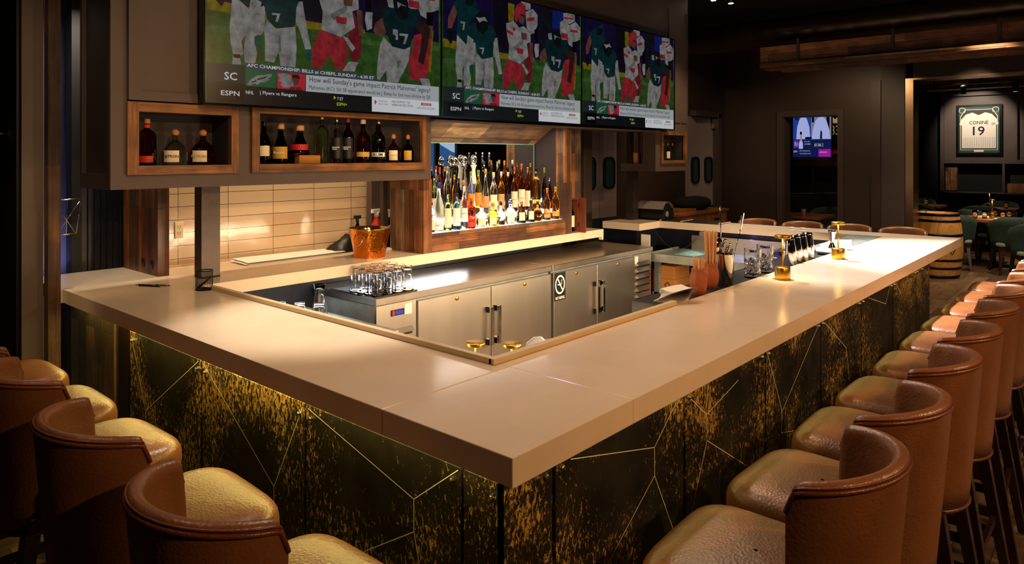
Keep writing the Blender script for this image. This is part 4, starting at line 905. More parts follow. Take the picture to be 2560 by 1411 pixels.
# napkins
t = empty('napkin_stack', (2.98, 1.60, ZT), 'fanned stack of white paper napkins with printed corner at the end of the inner rim', 'napkins')
b = MB(); rot0 = radians(35)
for k in range(26):
    w = .125; rot = rot0 + radians(-30 + k*2.6 + random.uniform(-3, 3)); z = ZT+.002+k*.0021; cx = 2.965+.0016*k; cy = 1.61-.0010*k
    R_ = Matrix.Rotation(rot, 3, 'Z'); rows = []
    for i in range(5):
        row = []
        for j in range(5):
            u = -w/2+w*i/4; v = -w/2+w*j/4; p = R_ @ Vector((u, v, 0)); row.append((cx+p.x, cy+p.y, z + .014*(abs(2*u/w)**2)*(k/26)*(1 if i < 2 else .4) - .010*(k/26)*(j/4)**2))
        rows.append(row)
    b.grid(rows, smooth=False)
b.build('napkins', 'paper', t, fix=False)
b = MB(); put_text(b, 'CON', (2.99, 1.575, ZT+.085), (.8, -.6, 0), (.6, .8, 0), .04, .012); b.build('print', 'tv_dim' if False else 'label_txt', t)
# papers and menus at the far end
b = MB()
for q in ([(5.15,1.45),(5.50,1.56),(5.35,1.72),(5.15,1.66)], [(5.4,1.48),(5.75,1.60),(5.55,1.76),(5.3,1.68)], [(5.6,1.55),(6.0,1.66),(5.9,1.78),(5.5,1.74)]):
    z = 1.0715+.004*random.random(); b.poly([(x_, y_, z+.02*max(0, y_-1.56)) for x_, y_ in q], .002)
single(b, 'napkins', 'paper', 'loose white folded napkins at the far end of the inner edge', 'napkins')

# ================================================================ FAR INNER SIDE: sink, boxes, device
t = empty('drainboard', (6.1, 2.9, 0), 'long stainless drainboard with upstand under the far bar', 'sink')
b = MB(); b.box(5.86, 6.46, 1.9, 3.42, .80, .815).box(5.84, 5.86, 1.9, 3.42, .755, .83).box(5.86, 6.46, 3.42, 3.435, .80, .83); b.build('board', 'stainless_side', t)
b = MB(); b.box(6.46, 6.48, 1.62, 3.28, .80, .955); b.build('upstand', 'stainless', t)
b = MB(); b.box(5.95, 6.46, 1.9, 3.43, .42, .45).box(5.95, 6.0, 1.92, 1.97, 0, .8).box(5.95, 6.0, 3.36, 3.41, 0, .8).box(6.4, 6.45, 3.36, 3.41, 0, .8); b.build('lower_shelf', 'stainless_side', t)
b = MB(); b.box(6.479, 6.485, 3.05, 3.22, .905, .955); b.build('paper_label', 'offwhite', t)
area((6.512, 2.7, .9985), (6.45, 2.7, 0), .014, 1.8, 3, (.4, .42, 1))
def carton(x0, x1, y0, y1, z0, z1, m, label, marks=None):
    t = empty('carton', (x0, y0, z0), label, 'box'); b = MB(); b.box(x0, x1, y0, y1, z0, z1); b.build('box', m, t, bevel=.003)
    if marks: q = MB(); marks(q); q.build('print', None, t)
    return t
def mk_dia(q):
    q.use('black'); xx = 6.004; c = (3.30, .515)
    d = .034; q.add([(xx, c[0]+a, c[1]+e) for a, e in ((0, d), (-d, 0), (0, -d), (d, 0), (0, d*.72), (-d*.72, 0), (0, -d*.72), (d*.72, 0))], [(0,1,5,4),(1,2,6,5),(2,3,7,6),(3,0,4,7)], False)
carton(6.006, 6.3, 3.22, 3.385, .451, .575, 'cardboard', 'lower brown cardboard carton with diamond mark under the drainboard', mk_dia)
carton(6.006, 6.3, 3.22, 3.385, .576, .70, 'cardboard', 'upper brown cardboard carton under the drainboard')
def mk_red(q): q.use('lb_white'); put_text(q, 'Fluffer', (6.002, 3.405, .63), (0,0,-1), (0,-1,0), .13, .03)
carton(6.004, 6.2, 3.39, 3.46, .451, .655, 'red', 'upright red carton with white lettering under the drainboard', mk_red)
carton(5.9, 6.1, 3.36, 3.50, .15, .33, 'bluebox', 'small blue carton on the floor level beside the louvred fridge')
b = MB()
rows = []
for i in range(14):
    row = []
    for j in range(14):
        u = i/13-.5; v = j/13-.5; row.append((6.12+u*.26, 3.12+v*.22, .817+.045*max(0, .5-u*u*2-v*v*2)*(1+.7*sin(u*22+v*9)*cos(v*17))))
    rows.append(row)
b.grid(rows); single(b, 'bar_towel', 'tealcloth', 'crumpled pale teal towel on the drainboard', 'towel')
t = empty('plastic_tubs', (5.9, 2.2, .815), 'two stacked blue-tinted plastic tubs on the drainboard', 'tub')
for z in (.816, .88): b = MB(); b.add([(6.0,2.05,z),(6.2,2.05,z),(6.2,2.28,z),(6.0,2.28,z),(5.98,2.03,z+.06),(6.22,2.03,z+.06),(6.22,2.30,z+.06),(5.98,2.30,z+.06)], [(0,3,2,1),(0,1,5,4),(1,2,6,5),(2,3,7,6),(3,0,4,7)], False); b.build('tub', 'bluetub', t)
b = MB(); b.box(6.465, 6.498, 3.02, 3.20, .93, .995); single(b, 'outlet_box', 'stainless_side', 'small grey electrical box under the far bar edge', 'outlet')
b = MB(); b.box(6.13, 6.138, 3.56, 3.66, .80, .965); single(b, 'paper_notice', 'offwhite', 'small framed paper notice hanging under the bar end', 'notice')
b = MB(); b.tube([(6.3, 3.60, .99), (6.31, 3.56, .93), (6.33, 3.5, .86), (6.36, 3.4, .81), (6.40, 3.3, .84), (6.44, 3.22, .93)], .004, 6); single(b, 'power_cable', 'black', 'dark cable looping beneath the far bar edge', 'cable')
# rubber mats on the far bar
for i, (a, c_) in enumerate(((3.02, 3.42), (3.43, 3.66), (3.67, 3.98))):
    b = MB(); b.box(6.53, 6.79, a, c_, ZT, ZT+.005); o = b.build('bar_mat', 'rubber', None); o['label'] = ['dark rubber bar mat on the far bar, nearest the gold lamps', 'dark rubber bar mat on the far bar, middle of three', 'dark rubber bar mat on the far bar under the condiment caddy'][i]; o['category'] = 'mat'; o['group'] = 'rubber bar mats'
    b = MB(); b.box(6.53, 6.79, a-.0, a+.012, ZT+.005, ZT+.012); q = b.build('raised_edge', 'stone_rim', o)
# condiment caddy with round clear lid
X, Y, Z = 6.66, 3.80, ZT+.006
t = empty('condiment_caddy', (X, Y, Z), 'black condiment caddy with clear roll-top lid on the far bar', 'caddy')
b = MB()
pr_ = [(-.10, .0), (.09, .0), (.11, .05), (.10, .12), (-.06, .145), (-.11, .06)]
b.poly([(X+a, Y+.16, Z+z) for a, z in pr_], .32, (0, -1, 0)); b.build('tray', 'black', t, bevel=.005)
b = MB()
for k in range(6): b.box(X-.07, X+.085, Y+.135-k*.054, Y+.15-k*.054-.0, Z+.135, Z+.165)
b.box(X-.08, X+.09, Y-.155, Y+.155, Z+.135, Z+.142); b.build('dividers', 'bluetub', t)
b = MB(); rows = []
for k in range(12): a = radians(20+k*14); rows.append([(X-.02-.13*cos(a)*.9, Y+.165, Z+.07+.12*sin(a)), (X-.02-.13*cos(a)*.9, Y-.165, Z+.07+.12*sin(a))])
b.grid(rows); b.lathe([(0, 0), (.03, 0), (.03, .01), (0, .01)], (0, 0, 0), 16, cap=False); nn = 16*4; b.v[-nn:] = [(X-.05+x_, Y-.16-z_, Z+.06+y_) for x_, y_, z_ in b.v[-nn:]]; b.build('lid', 'clearlid', t)
# two little salt dishes
for i, y in enumerate((2.36, 2.26)):
    b = MB(); b.lathe([(0, 0), (.018, 0), (.024, .012), (.02, .014), (0, .008)], (0,0,0), 16, cap=False); o = single(b, 'small_dish', 'lb_white', ['small white dish on the far bar, left of two', 'small white dish on the far bar, right of two'][i], 'dish', 'small white dishes'); o.location = (6.64, y, ZT)
# wooden bottle box on the end of the back counter
t = empty('wooden_bottle_box', (5.0, 3.70, ZT), 'open varnished wooden presentation box with a dark bottle at the end of the back counter', 'box')
b = MB(); x0, x1, y0, y1, z0, z1 = 4.968, 5.078, 3.668, 3.765, ZT, 1.375
b.box(x0, x1, y1-.012, y1, z0, z1).box(x0, x0+.012, y0, y1-.012, z0, z1).box(x1-.012, x1, y0, y1-.012, z0, z1).box(x0+.012, x1-.012, y0, y1-.012, z0, z0+.012).box(x0+.012, x1-.012, y0, y1-.012, z1-.012, z1); b.build('case', 'boxwood', t)
b = MB(); b.box(x1+.001, x1+.012, y0-.075, y0, z0, z1); ddd = b.build('lid', 'boxwood', t)
b = MB(); b.box(x1-.005, x1+.016, y0-.006, y0+.004, z0+.05, z0+.09).box(x1-.005, x1+.016, y0-.006, y0+.004, z1-.09, z1-.05); b.build('hinge', 'black', ddd)
b = MB(); b.box(x0+.013, x1-.013, y1-.014, y1-.0125, z0+.013, z1-.013); b.build('inner_lining', 'offwhite', t)

# ================================================================ BACK COUNTER ITEMS
# pen pot and pen
t = empty('pen_cup', (1.655, 3.52, ZT), 'black mesh pen cup in front of the support post', 'pen cup')
x, y, z = 1.655, 3.52, ZT; b = MB(); r = .04; mat('mesh_metal', '#141212', .5, metal=.4)
b.tube([(x+r*cos(a*pi/12), y+r*sin(a*pi/12), z+.098) for a in range(24)], .0028, 6, closed=True)
for a in range(24):
    an = a*pi/12; b.tube([(x+r*cos(an), y+r*sin(an), z), (x+r*cos(an), y+r*sin(an), z+.098)], .0008, 4)
for k in range(1, 14): b.tube([(x+r*cos(a*pi/12), y+r*sin(a*pi/12), z+.007*k) for a in range(24)], .0007, 4, closed=True)
b.lathe([(0, 0), (r, 0), (r, .006), (0, .006)], (x, y, z), 24, cap=False); b.build('mesh_wall', 'mesh_metal', t)
b = MB(); b.tube([(x-.03, y+.01, z+.012), (x+.03, y-.02, z+.066)], .005, 8); single(b, 'marker_pen', 'black', 'black marker leaning inside the mesh pen cup', 'pen')
t = empty('ballpoint_pen', (1.52, 3.79, ZT), 'black and chrome ballpoint pen lying on the left bar top', 'pen')
b = MB(); b.tube([(1.475, 3.865, ZT+.006), (1.54, 3.755, ZT+.006)], .006, 10); b.build('barrel', 'black_gloss', t)
b = MB(); b.tube([(1.462, 3.887, ZT+.005), (1.475, 3.865, ZT+.006)], .002, 8, r1=.006).tube([(1.54, 3.755, ZT+.006), (1.565, 3.715, ZT+.007)], .0065, 10).tube([(1.525, 3.785, ZT+.013), (1.555, 3.73, ZT+.014)], .0015, 6); b.build('metal_tip', 'chrome', t)
# papers
t = empty('paper_sheets', (2.5, 4.1, ZT), 'thin stack of cream papers lying on the back counter near the tiles', 'papers')
b = MB()
for k in range(4):
    dx = .015*random.uniform(-1, 1); dy = .012*random.uniform(-1, 1); rows = []
    for i in range(9): rows.append([(2.19+dx+.72*i/8, 4.10+dy-.01+.20*j/4, ZT+.002+.004*k+.010*(1-abs(i-1)/8)*(j/4)) for j in range(5)])
    b.grid(rows, smooth=True)
b.build('sheets', 'paper', t, fix=False)
# folded dark cloth bag
b = MB(); rows = []
for i in range(16):
    row = []
    for j in range(10):
        u = i/15; v = j/9; h = .12*max(0, 1-abs(u-.45)*2.1)*(sin(v*pi)**.6); row.append((2.86+u*.34, 4.12+v*.18, ZT+.003+h+.012*sin(u*19+v*7)*(h > .02)))
    rows.append(row)
b.grid(rows); single(b, 'folded_cloth', 'black', 'dark folded cloth heaped on the back counter before the tiles', 'cloth')
b = MB(); b.cbox((3.145, 4.10, ZT+.045), (.012, .13, .09), rot=radians(-60)); single(b, 'grey_sponge', 'g_gray' if False else 'linen_panel', 'grey speckled sponge pad leaning on the back counter', 'sponge')
b = MB(); b.box(3.23, 3.37, 4.12, 4.20, ZT, ZT+.085); single(b, 'tissue_box', 'bluebox', 'small white and blue box behind the copper bucket', 'box', bevel=.004)
b = MB(); b.box(3.12, 3.30, 4.0, 4.07, ZT, ZT+.012); single(b, 'notepad', 'offwhite', 'flat pink notepad beside the copper bucket', 'notepad')
def pbottle(x, y, h, r, m, cap, label):
    t = empty('cleaning_bottle', (x, y, ZT), label, 'bottle', 'cleaning bottles by the tiles')
    b = MB(); b.lathe([(0, 0), (r, 0), (r, h*.5), (r*.4, h*.72), (r*.35, h*.8), (0, h*.8)], (x, y, ZT), 16, cap=False); b.build('body', m, t)
    b = MB(); b.lathe([(r*.4, h*.78), (r*.4, h*.9)], (x, y, ZT), 12); b.cbox((x, y, ZT+h*.93), (r*1.8, r*.7, h*.1)); b.build('trigger_head', cap, t)
pbottle(3.17, 4.30, .24, .030, 'g_dark', 'black', 'dark slim cleaning bottle by the tiles, leftmost of four')
pbottle(3.33, 4.28, .28, .045, 'lb_redorange', 'lb_white', 'spray bottle with red label by the tiles, second from left of four')
pbottle(3.43, 4.25, .27, .04, 'black', 'black', 'dark spray bottle by the tiles, third from left of four')
pbottle(3.37, 4.17, .28, .035, 'g_gray', 'whitecap', 'grey spray bottle by the tiles, rightmost of four')
b = MB(); b.lathe([(0, 0), (.035, 0), (.042, .035), (.04, .035), (0, .02)], (0,0,0), 18, cap=False); cup = b.build('stacked_cup', 'lb_white', None)
for i, x_ in enumerate((3.32, 3.40, 3.46)):
    q = MB(); q.lathe([(0, 0), (.04, 0), (.042, .16), (.038, .165), (0, .165)], (0,0,0), 18, cap=False) if i == 0 else None
    place(cup, USED, (x_-.0, 4.06+.02*i, ZT+.13), 0, ['white cup on the rack behind the copper bucket, left', 'white cup on the rack behind the copper bucket, middle', 'white cup on the rack behind the copper bucket, right'][i], 'cup', 'white cups behind the bucket')
b = MB(); b.box(3.27, 3.49, 4.03, 4.14, ZT+.12, ZT+.13).box(3.27, 3.28, 4.03, 4.14, ZT, ZT+.12).box(3.48, 3.49, 4.03, 4.14, ZT, ZT+.12); single(b, 'cup_rack', 'black', 'low dark rack holding white cups behind the copper bucket', 'rack')
b = MB(); b.tube([(3.47, 4.22, ZT)] + [(3.47, 4.22, ZT+.17)] + [(3.47-.0+.035-.035*cos(a), 4.22-.035+.035*cos(a)-.0, ZT+.17+.045*sin(a)) for a in [k*pi/8 for k in range(1, 8)]] + [(3.53, 4.15, ZT+.13)], .007, 10); single(b, 'tap', 'chrome', 'curved chrome tap behind the copper bucket', 'tap')
# copper bucket
X, Y = 2.93, 3.84
t = empty('copper_bucket', (X, Y, ZT), 'hammered copper ice bucket on the back counter', 'bucket')
b = MB(); n = 64; rows = []
for k in range(30):
    z = .19*k/29; r = .103 + .036*(k/29)**1.2; rows.append([(X+(r+.0012*sin(i*1.25+k*.9)*cos(k*1.3-i*.4))*cos(2*pi*i/n), Y+(r+.0012*sin(i*1.25+k*.9)*cos(k*1.3-i*.4))*sin(2*pi*i/n), ZT+z) for i in range(n)])
b.grid(rows, closed=True); b.add(rows[0], [tuple(range(n))[::-1]], False); b.build('bucket_body', 'copper', t)
b = MB(); b.lathe([(.139, .190), (.143, .192), (.141, .196), (.134, .194), (.128, .18), (.10, .02), (0, .015)], (X, Y, ZT), 48, cap=False); b.build('inner_lining', 'copper_in', t)
for s_ in (-1, 1):
    d = Vector((-.75*s_, -.35*s_, 0)).normalized(); o_ = Vector((X, Y, ZT)) + d*.136; q = Vector((d.y, -d.x, 0)); b = MB()
    b.tube([o_ + q*.030 + Vector((0,0,.16)), o_ + q*.032 + d*.022 + Vector((0,0,.13)), o_ + q*.018 + d*.03 + Vector((0,0,.10)), o_ + d*.032 + Vector((0,0,.092)), o_ - q*.018 + d*.03 + Vector((0,0,.10)), o_ - q*.032 + d*.022 + Vector((0,0,.13)), o_ - q*.030 + Vector((0,0,.16))], .0035, 8); b.build('ring_handle', 'chrome', t)
# sockets in the tiles
def socket(x, w, label, plate=True):
    t = empty('power_socket', (x, 4.37, 1.27), label, 'socket', 'white double sockets in the tiles')
    b = MB(); b.box(x-w/2, x+w/2, 4.361, 4.3695, 1.245-.002, 1.345); b.build('cover_plate', 'lb_cream', t, bevel=.002)
    b = MB()
    for z in (1.272, 1.312):
        b.box(x-.010, x-.007, 4.3600, 4.3612, z, z+.010).box(x+.006, x+.009, 4.3600, 4.3612, z, z+.010).box(x-.002, x+.002, 4.3600, 4.3612, z-.008, z-.004)
    b.build('slots', 'black', t)
socket(1.895, .05, 'white double socket in the tiles, left of the pair'); socket(2.035, .075, 'white double socket with plate in the tiles, right of the pair')
# wire basket on the passage wall
b = MB(); x, y = 1.40, 4.57
for z, w in ((1.50, .05), (1.30, .03)): b.tube([(x-w-.08, y-w, z), (x+w-.04, y-w, z), (x+w-.04, y+w*.3, z), (x-w-.08, y+w*.3, z)], .003, 6, closed=True)
for a, c_ in (((-.13, -.05), (-.11, -.03)), ((.01, -.05), (-.01, -.03)), ((-.06, -.05), (-.06, -.03)), ((-.13, -.05), (-.01, -.03)), ((.01, -.05), (-.11, -.03))): b.tube([(x+a[0], y+a[1], 1.50), (x+c_[0], y+c_[1], 1.30)], .002, 5)
single(b, 'wire_basket', 'chrome', 'small wire basket hanging in the passage beside the timber jamb', 'basket')
# ================================================================ BOTTLES
TH = radians(YAW); FX, FY, RXx, RXy = cos(TH), sin(TH), sin(TH), -cos(TH)
PROF = {
 'std': [(0, 0), (.96, 0), (1, .02), (1, .56), (.93, .64), (.66, .71), (.40, .76), (.34, .80), (.32, .93), (.0, .93)],
 'wide': [(0, 0), (.96, 0), (1, .02), (1, .60), (.96, .67), (.7, .735), (.34, .77), (.30, .80), (.30, .92), (.0, .92)],
 'squat': [(0, 0), (.95, 0), (1, .03), (1, .34), (.95, .44), (.78, .54), (.45, .62), (.26, .67), (.23, .72), (.23, .82), (0, .82)],
 'slim': [(0, 0), (.93, 0), (1, .03), (.92, .35), (1, .52), (.9, .60), (.5, .70), (.34, .76), (.32, .93), (0, .93)],
 'decanter': [(0, 0), (.9, 0), (1, .03), (.92, .25), (.62, .50), (.42, .66), (.40, .70), (.62, .76), (.80, .79), (0, .79)],
 'tall': [(0, 0), (.95, 0), (1, .02), (.98, .48), (.75, .62), (.42, .72), (.36, .90), (0, .90)],
 'cone': [(0, 0), (.95, 0), (1, .03), (.95, .30), (.62, .55), (.35, .72), (.30, .90), (0, .90)]}
CAPS = {'std': (.34, .90, 1), 'wide': (.33, .90, 1), 'squat': (.36, .80, 1), 'slim': (.36, .90, 1), 'decanter': (.86, .785, 1), 'tall': (.40, .88, 1), 'cone': (.42, .86, 1)}
def bottle(x, y, z, w, h, shape, glass, cap, label, desc, cat='bottle', group=None, lab=(.10, .46), word=None, wm='label_txt', neck=None):
    r = w/2; t = empty('bottle', (x, y, z), desc, cat, group)
    b = MB(); b.lathe([(a*r, k*h) for a, k in PROF[shape]], (x, y, z), 22, cap=False); b.build('glass_body', glass, t)
    cr, c0, c1 = CAPS[shape]; b = MB()
    if shape == 'squat' or shape == 'decanter' or cap.startswith('ball_'):
        cm = cap.replace('ball_', ''); hh = (c1-c0)*h; rr = cr*r
        n = 8; b.lathe([(max(.0001, rr*sin(pi*i/n))*(.9 if shape != 'decanter' else 1), c0*h + hh/2 - hh/2*cos(pi*i/n)) for i in range(n+1)], (x, y, z), 18, cap=False); b.build('stopper', cm, t)
    else: b.lathe([(0, c0*h), (cr*r, c0*h), (cr*r, c1*h-.002), (cr*r*.9, c1*h), (0, c1*h)], (x, y, z), 16, cap=False); b.build('cap', cap, t)
    a0 = atan2(-FY, -FX) + .12
    if label:
        sp = 1.05 if shape != 'squat' else .62; b = MB(); R_ = []
        for k in (lab[0]*h, lab[1]*h):
            rr = r*1.006+.0006; R_.append([(x+rr*cos(a0-sp+2*sp*i/12), y+rr*sin(a0-sp+2*sp*i/12), z+k) for i in range(13)])
        b.grid(R_); l = b.build('label', label, t, fix=False)
        if word:
            b = MB(); u = Vector((RXx, RXy, 0)); o = Vector((x, y, z)) - Vector((cos(a0), sin(a0), 0))*-(r*1.02+.002)
            put_text(b, word, o + Vector((0, 0, (lab[0]+(lab[1]-lab[0])*.5)*h)), (-sin(a0), cos(a0), 0), (0,0,1), w*.62, None, center=True, mid=True, bold=True); b.build('lettering', wm, l)
    if neck: b = MB(); b.lathe([(.33*r, .80*h), (.345*r, .80*h), (.345*r, .88*h), (.33*r, .88*h)], (x, y, z), 14, cap=False); b.build('neck_band', neck, t)
    return t
def px_to(px, y):
    rx = FX + (px-1280)/1761*RXx; ry = FY + (px-1280)/1761*RXy; d = y/ry; return rx*d, d
def row_bottles(specs, ypl, zb, group):
    for px, hp, wp, shape, glass, cap, label, desc, *k in specs:
        x, d = px_to(px, ypl); kw = k[0] if k else {}
        bottle(x, ypl, zb, wp*d/1761*.97, hp*d/1761, shape, glass, cap, label, desc, group=group, **kw)
G1 = 'bottles on the front step of the liquor display'
row_bottles([
 (1079, 76, 19, 'std', 'g_clear', 'blackcap', 'lb_cream', 'clear bottle with cream label half hidden by the timber post, front step'),
 (1097, 124, 26, 'tall', 'g_frost', 'bluecap', 'lb_white', 'tall frosted vodka bottle with blue cap', dict(lab=(.06, .22), word='GREY G', wm='lb_blue')),
 (1120, 92, 19, 'wide', 'g_green', 'silvercap', 'lb_cream', 'clear square-shouldered gin bottle with pale label, left of the blue gin', dict(lab=(.10, .62))),
 (1142, 92, 21, 'wide', 'g_blue', 'blackcap', 'lb_white', 'bright blue gin bottle with tall white label', dict(lab=(.12, .6))),
 (1160, 107, 21, 'std', 'g_clear', 'whitecap', 'lb_white', 'white rum bottle with white cap and red round crest', dict(lab=(.25, .5), word='BACARDI')),
 (1178, 76, 23, 'wide', 'g_red', 'orangecap', 'lb_redorange', 'dark red bourbon bottle with orange-red band on the front step', dict(lab=(.06, .24))),
 (1204, 60, 33, 'squat', 'g_clear', 'cork', 'lb_cream', 'squat clear tequila bottle with cork stopper, left of the yellow one', dict(lab=(.08, .38))),
 (1232, 59, 31, 'squat', 'g_gold', 'cork', 'lb_cream', 'squat yellow tequila bottle with cork stopper on the front step', dict(lab=(.08, .38))),
 (1252, 60, 25, 'squat', 'g_clear', 'blackcap', None, 'squat clear bottle with dark round stopper on the front step'),
 (1276, 63, 33, 'squat', 'g_clear', 'chrome', 'lb_white', 'squat clear bottle with pale blue neck band on the front step', dict(neck='lb_blue', lab=(.08, .5))),
 (1304, 54, 25, 'squat', 'g_brown', 'copper', 'lb_cream', 'squat dark brown bottle with oval cream label, left of two', dict(lab=(.12, .5))),
 (1327, 55, 23, 'squat', 'g_brown', 'blackcap', 'lb_cream', 'squat dark brown bottle with oval cream label, right of two', dict(lab=(.12, .5))),
 (1344, 50, 24, 'squat', 'g_whisky', 'blackcap', None, 'round amber rum bottle with gold print on the front step'),
 (1368, 80, 19, 'slim', 'g_amber', 'cork', 'lb_tan', 'slender amber bottle with narrow label near the right end of the front step', dict(lab=(.08, .2))),
 (1389, 81, 21, 'slim', 'g_whisky', 'cork', 'lb_gold', 'slender bottle with gold label at the right end of the front step', dict(lab=(.1, .25))),
], 3.728, 1.2005, G1)
G2 = 'bottles on the middle step of the liquor display'
row_bottles([
 (1085, 112, 18, 'std', 'g_green', 'blackcap', 'lb_cream', 'greenish bottle with cream label at the left end of the middle step'),
 (1099, 128, 18, 'std', 'g_amber', 'redcap', 'lb_black', 'amber rum bottle with black label and red cap, left of two alike', dict(word='HAVANA\nCLUB', wm='lb_white')),
 (1118, 128, 20, 'std', 'g_clear', 'goldcap', 'lb_black', 'clear rum bottle with black label and gold cap, right of two alike', dict(word='HAVANA\nCLUB', wm='lb_white')),
 (1136, 106, 15, 'std', 'g_whisky', 'goldcap', None, 'slim amber bottle with gold neck behind the blue gin'),
 (1147, 96, 16, 'std', 'g_dark', 'lb_black', 'lb_red', 'dark bottle with red label behind the white rum'),
 (1158, 90, 18, 'cone', 'g_brown', 'cork', None, 'brown bottle with pale cork behind the white rum'),
 (1177, 110, 17, 'std', 'g_clear', 'greencap', 'lb_orange', 'clear bottle with orange label and olive cap, left of two', dict(lab=(.2, .5))),
 (1196, 112, 19, 'std', 'g_gold', 'greencap', 'lb_orange', 'golden tequila bottle with orange label and olive cap, right of two', dict(lab=(.2, .5))),
 (1214, 114, 21, 'cone', 'g_clear', 'ball_goldcap', 'lb_tan', 'clear cone-shaped bottle with round gold stopper', dict(lab=(.15, .4))),
 (1234, 103, 20, 'std', 'g_clear', 'lb_cream', 'lb_cream', 'clear bottle with big cream label on the middle step'),
 (1253, 103, 18, 'std', 'g_gold', 'lb_cream', 'lb_tan', 'golden bottle with tan label on the middle step'),
 (1270, 100, 17, 'std', 'g_brown', 'lb_cream', 'lb_black', 'dark brown bottle with black label on the middle step'),
 (1286, 110, 18, 'std', 'g_whisky', 'redcap', 'lb_cream', 'whisky bottle with red cap and cream label, left of two', dict(word="Dewar's")),
 (1304, 118, 19, 'std', 'g_amber', 'orangecap', 'lb_cream', 'whisky bottle with copper cap and cream label, right of two', dict(word="Dewar's")),
 (1319, 108, 15, 'std', 'g_amber', 'goldcap', 'lb_cream', 'amber bottle with gold cap and long cream label'),
 (1340, 105, 24, 'wide', 'g_whisky', 'blackcap', None, 'broad amber whisky bottle without label on the middle step'),
 (1361, 103, 14, 'tall', 'g_dark', 'greencap', None, 'dark slim bottle near the right end of the middle step'),
 (1374, 76, 15, 'slim', 'g_red', 'silvercap', None, 'small red bottle at the right end of the middle step'),
], 3.828, 1.2855, G2)
G3 = 'bottles on the back step of the liquor display'
row_bottles([
 (1090, 100, 16, 'std', 'g_clear', 'redcap', None, 'clear bottle with red cap at the left end of the back step'),
 (1112, 96, 16, 'std', 'g_brown', 'goldcap', None, 'brown bottle behind the two black-labelled rums'),
 (1136, 120, 21, 'decanter', 'g_dark', 'chrome', None, 'tall decanter with large dark mirrored ball stopper, leftmost of three'),
 (1160, 121, 22, 'decanter', 'g_clear', 'chrome', None, 'tall clear decanter with large ball stopper, middle of three'),
 (1184, 121, 22, 'decanter', 'ceramic_w', 'chrome', 'lb_blue', 'tall white and blue decanter with large ball stopper, rightmost of three', dict(lab=(.2, .4))),
 (1206, 126, 14, 'tall', 'g_brown', 'ball_chrome', None, 'very tall slim brown bottle with glass ball stopper'),
 (1223, 125, 15, 'tall', 'g_teal', 'ball_chrome', None, 'very tall slim dark teal bottle with glass ball stopper'),
 (1243, 100, 14, 'tall', 'g_gray', 'silvercap', None, 'tall grey bottle on the back step'),
 (1261, 101, 17, 'std', 'g_amber', 'goldcap', None, 'amber bottle with long gold cap on the back step'),
 (1281, 101, 15, 'std', 'g_dark', 'lb_cream', None, 'dark bottle with cream cap on the back step'),
 (1303, 90, 14, 'std', 'g_brown', 'orangecap', None, 'brown bottle with orange cap on the back step'),
 (1326, 90, 13, 'std', 'g_whisky', 'goldcap', None, 'amber bottle with gold foil at the right end of the back step'),
], 3.925, 1.3705, G3)
GN1 = 'bottles in the left overhead niche'
row_bottles([
 (367, 116, 46, 'wide', 'g_red', 'lb_tan', 'lb_redorange', 'dark red bourbon bottle with orange band in the left overhead niche', dict(lab=(.06, .20), neck='lb_redorange')),
 (438, 90, 62, 'squat', 'g_clear', 'cork', 'lb_cream', 'squat clear tequila bottle with cork in the left overhead niche', dict(lab=(.08, .40), word='PATRON')),
 (507, 88, 60, 'squat', 'g_amber', 'cork', 'lb_cream', 'squat amber tequila bottle with cork in the left overhead niche', dict(lab=(.08, .40), word='PATRON', wm='lb_gold')),
], 3.76, 1.7005, GN1)
GN2 = 'bottles in the long overhead niche'
row_bottles([
 (660, 106, 35, 'tall', 'g_dark', 'blackcap', 'lb_cream', 'black wine-shaped bottle with pale crest, leftmost in the long niche', dict(lab=(.18, .42))),
 (702, 100, 42, 'cone', 'g_dark', 'lb_tan', 'lb_gold', 'black bottle with gold label, second from left in the long niche', dict(lab=(.12, .42), word='Exquisito', wm='lb_white')),
 (750, 95, 50, 'cone', 'g_dark', 'lb_tan', 'lb_red', 'broad dark bottle with red ribbon label behind the cigar box', dict(lab=(.35, .5))),
 (805, 120, 34, 'wide', 'g_green', 'goldcap', None, 'tall pale gold bottle right of the cigar box'),
 (842, 112, 30, 'std', 'g_clear', 'silvercap', 'lb_black', 'clear rum bottle with tall black label, left of two', dict(lab=(.1, .56), word='HAVANA\nCLUB', wm='lb_white')),
 (870, 112, 30, 'std', 'g_brown', 'redcap', 'lb_black', 'dark rum bottle with tall black label, right of two', dict(lab=(.1, .56), word='HAVANA\nCLUB', wm='lb_white')),
 (908, 108, 37, 'slim', 'g_red', 'lb_cream', 'lb_gold', 'flared red-brown bottle with small gold label, left of two', dict(lab=(.14, .25))),
 (946, 106, 38, 'slim', 'g_gray', 'silvercap', 'lb_white', 'flared brown bottle with hanging tag and white label, right of two', dict(lab=(.14, .24), word='RUM')),
 (984, 72, 36, 'squat', 'g_amber', 'cork', 'lb_cream', 'squat amber tequila bottle with cork near the right end of the long niche', dict(lab=(.08, .42), word='PATRON', wm='lb_gold')),
 (1020, 70, 33, 'squat', 'g_dark', 'cork', 'lb_gold', 'squat black tequila bottle with cork at the right end of the long niche', dict(lab=(.08, .42))),
], 3.765, 1.7025, GN2)
row_bottles([
 (1659, 40, 11, 'slim', 'g_clear', 'silvercap', None, 'small clear bottle in the right overhead niche, leftmost of three'),
 (1669, 43, 15, 'squat', 'g_brown', 'cork', 'lb_cream', 'squat brown bottle in the right overhead niche, middle of three', dict(lab=(.1, .5))),
 (1681, 43, 17, 'squat', 'g_green', 'cork', None, 'squat greenish bottle in the right overhead niche, rightmost of three'),
], 3.735, 1.7005, 'bottles in the right overhead niche')
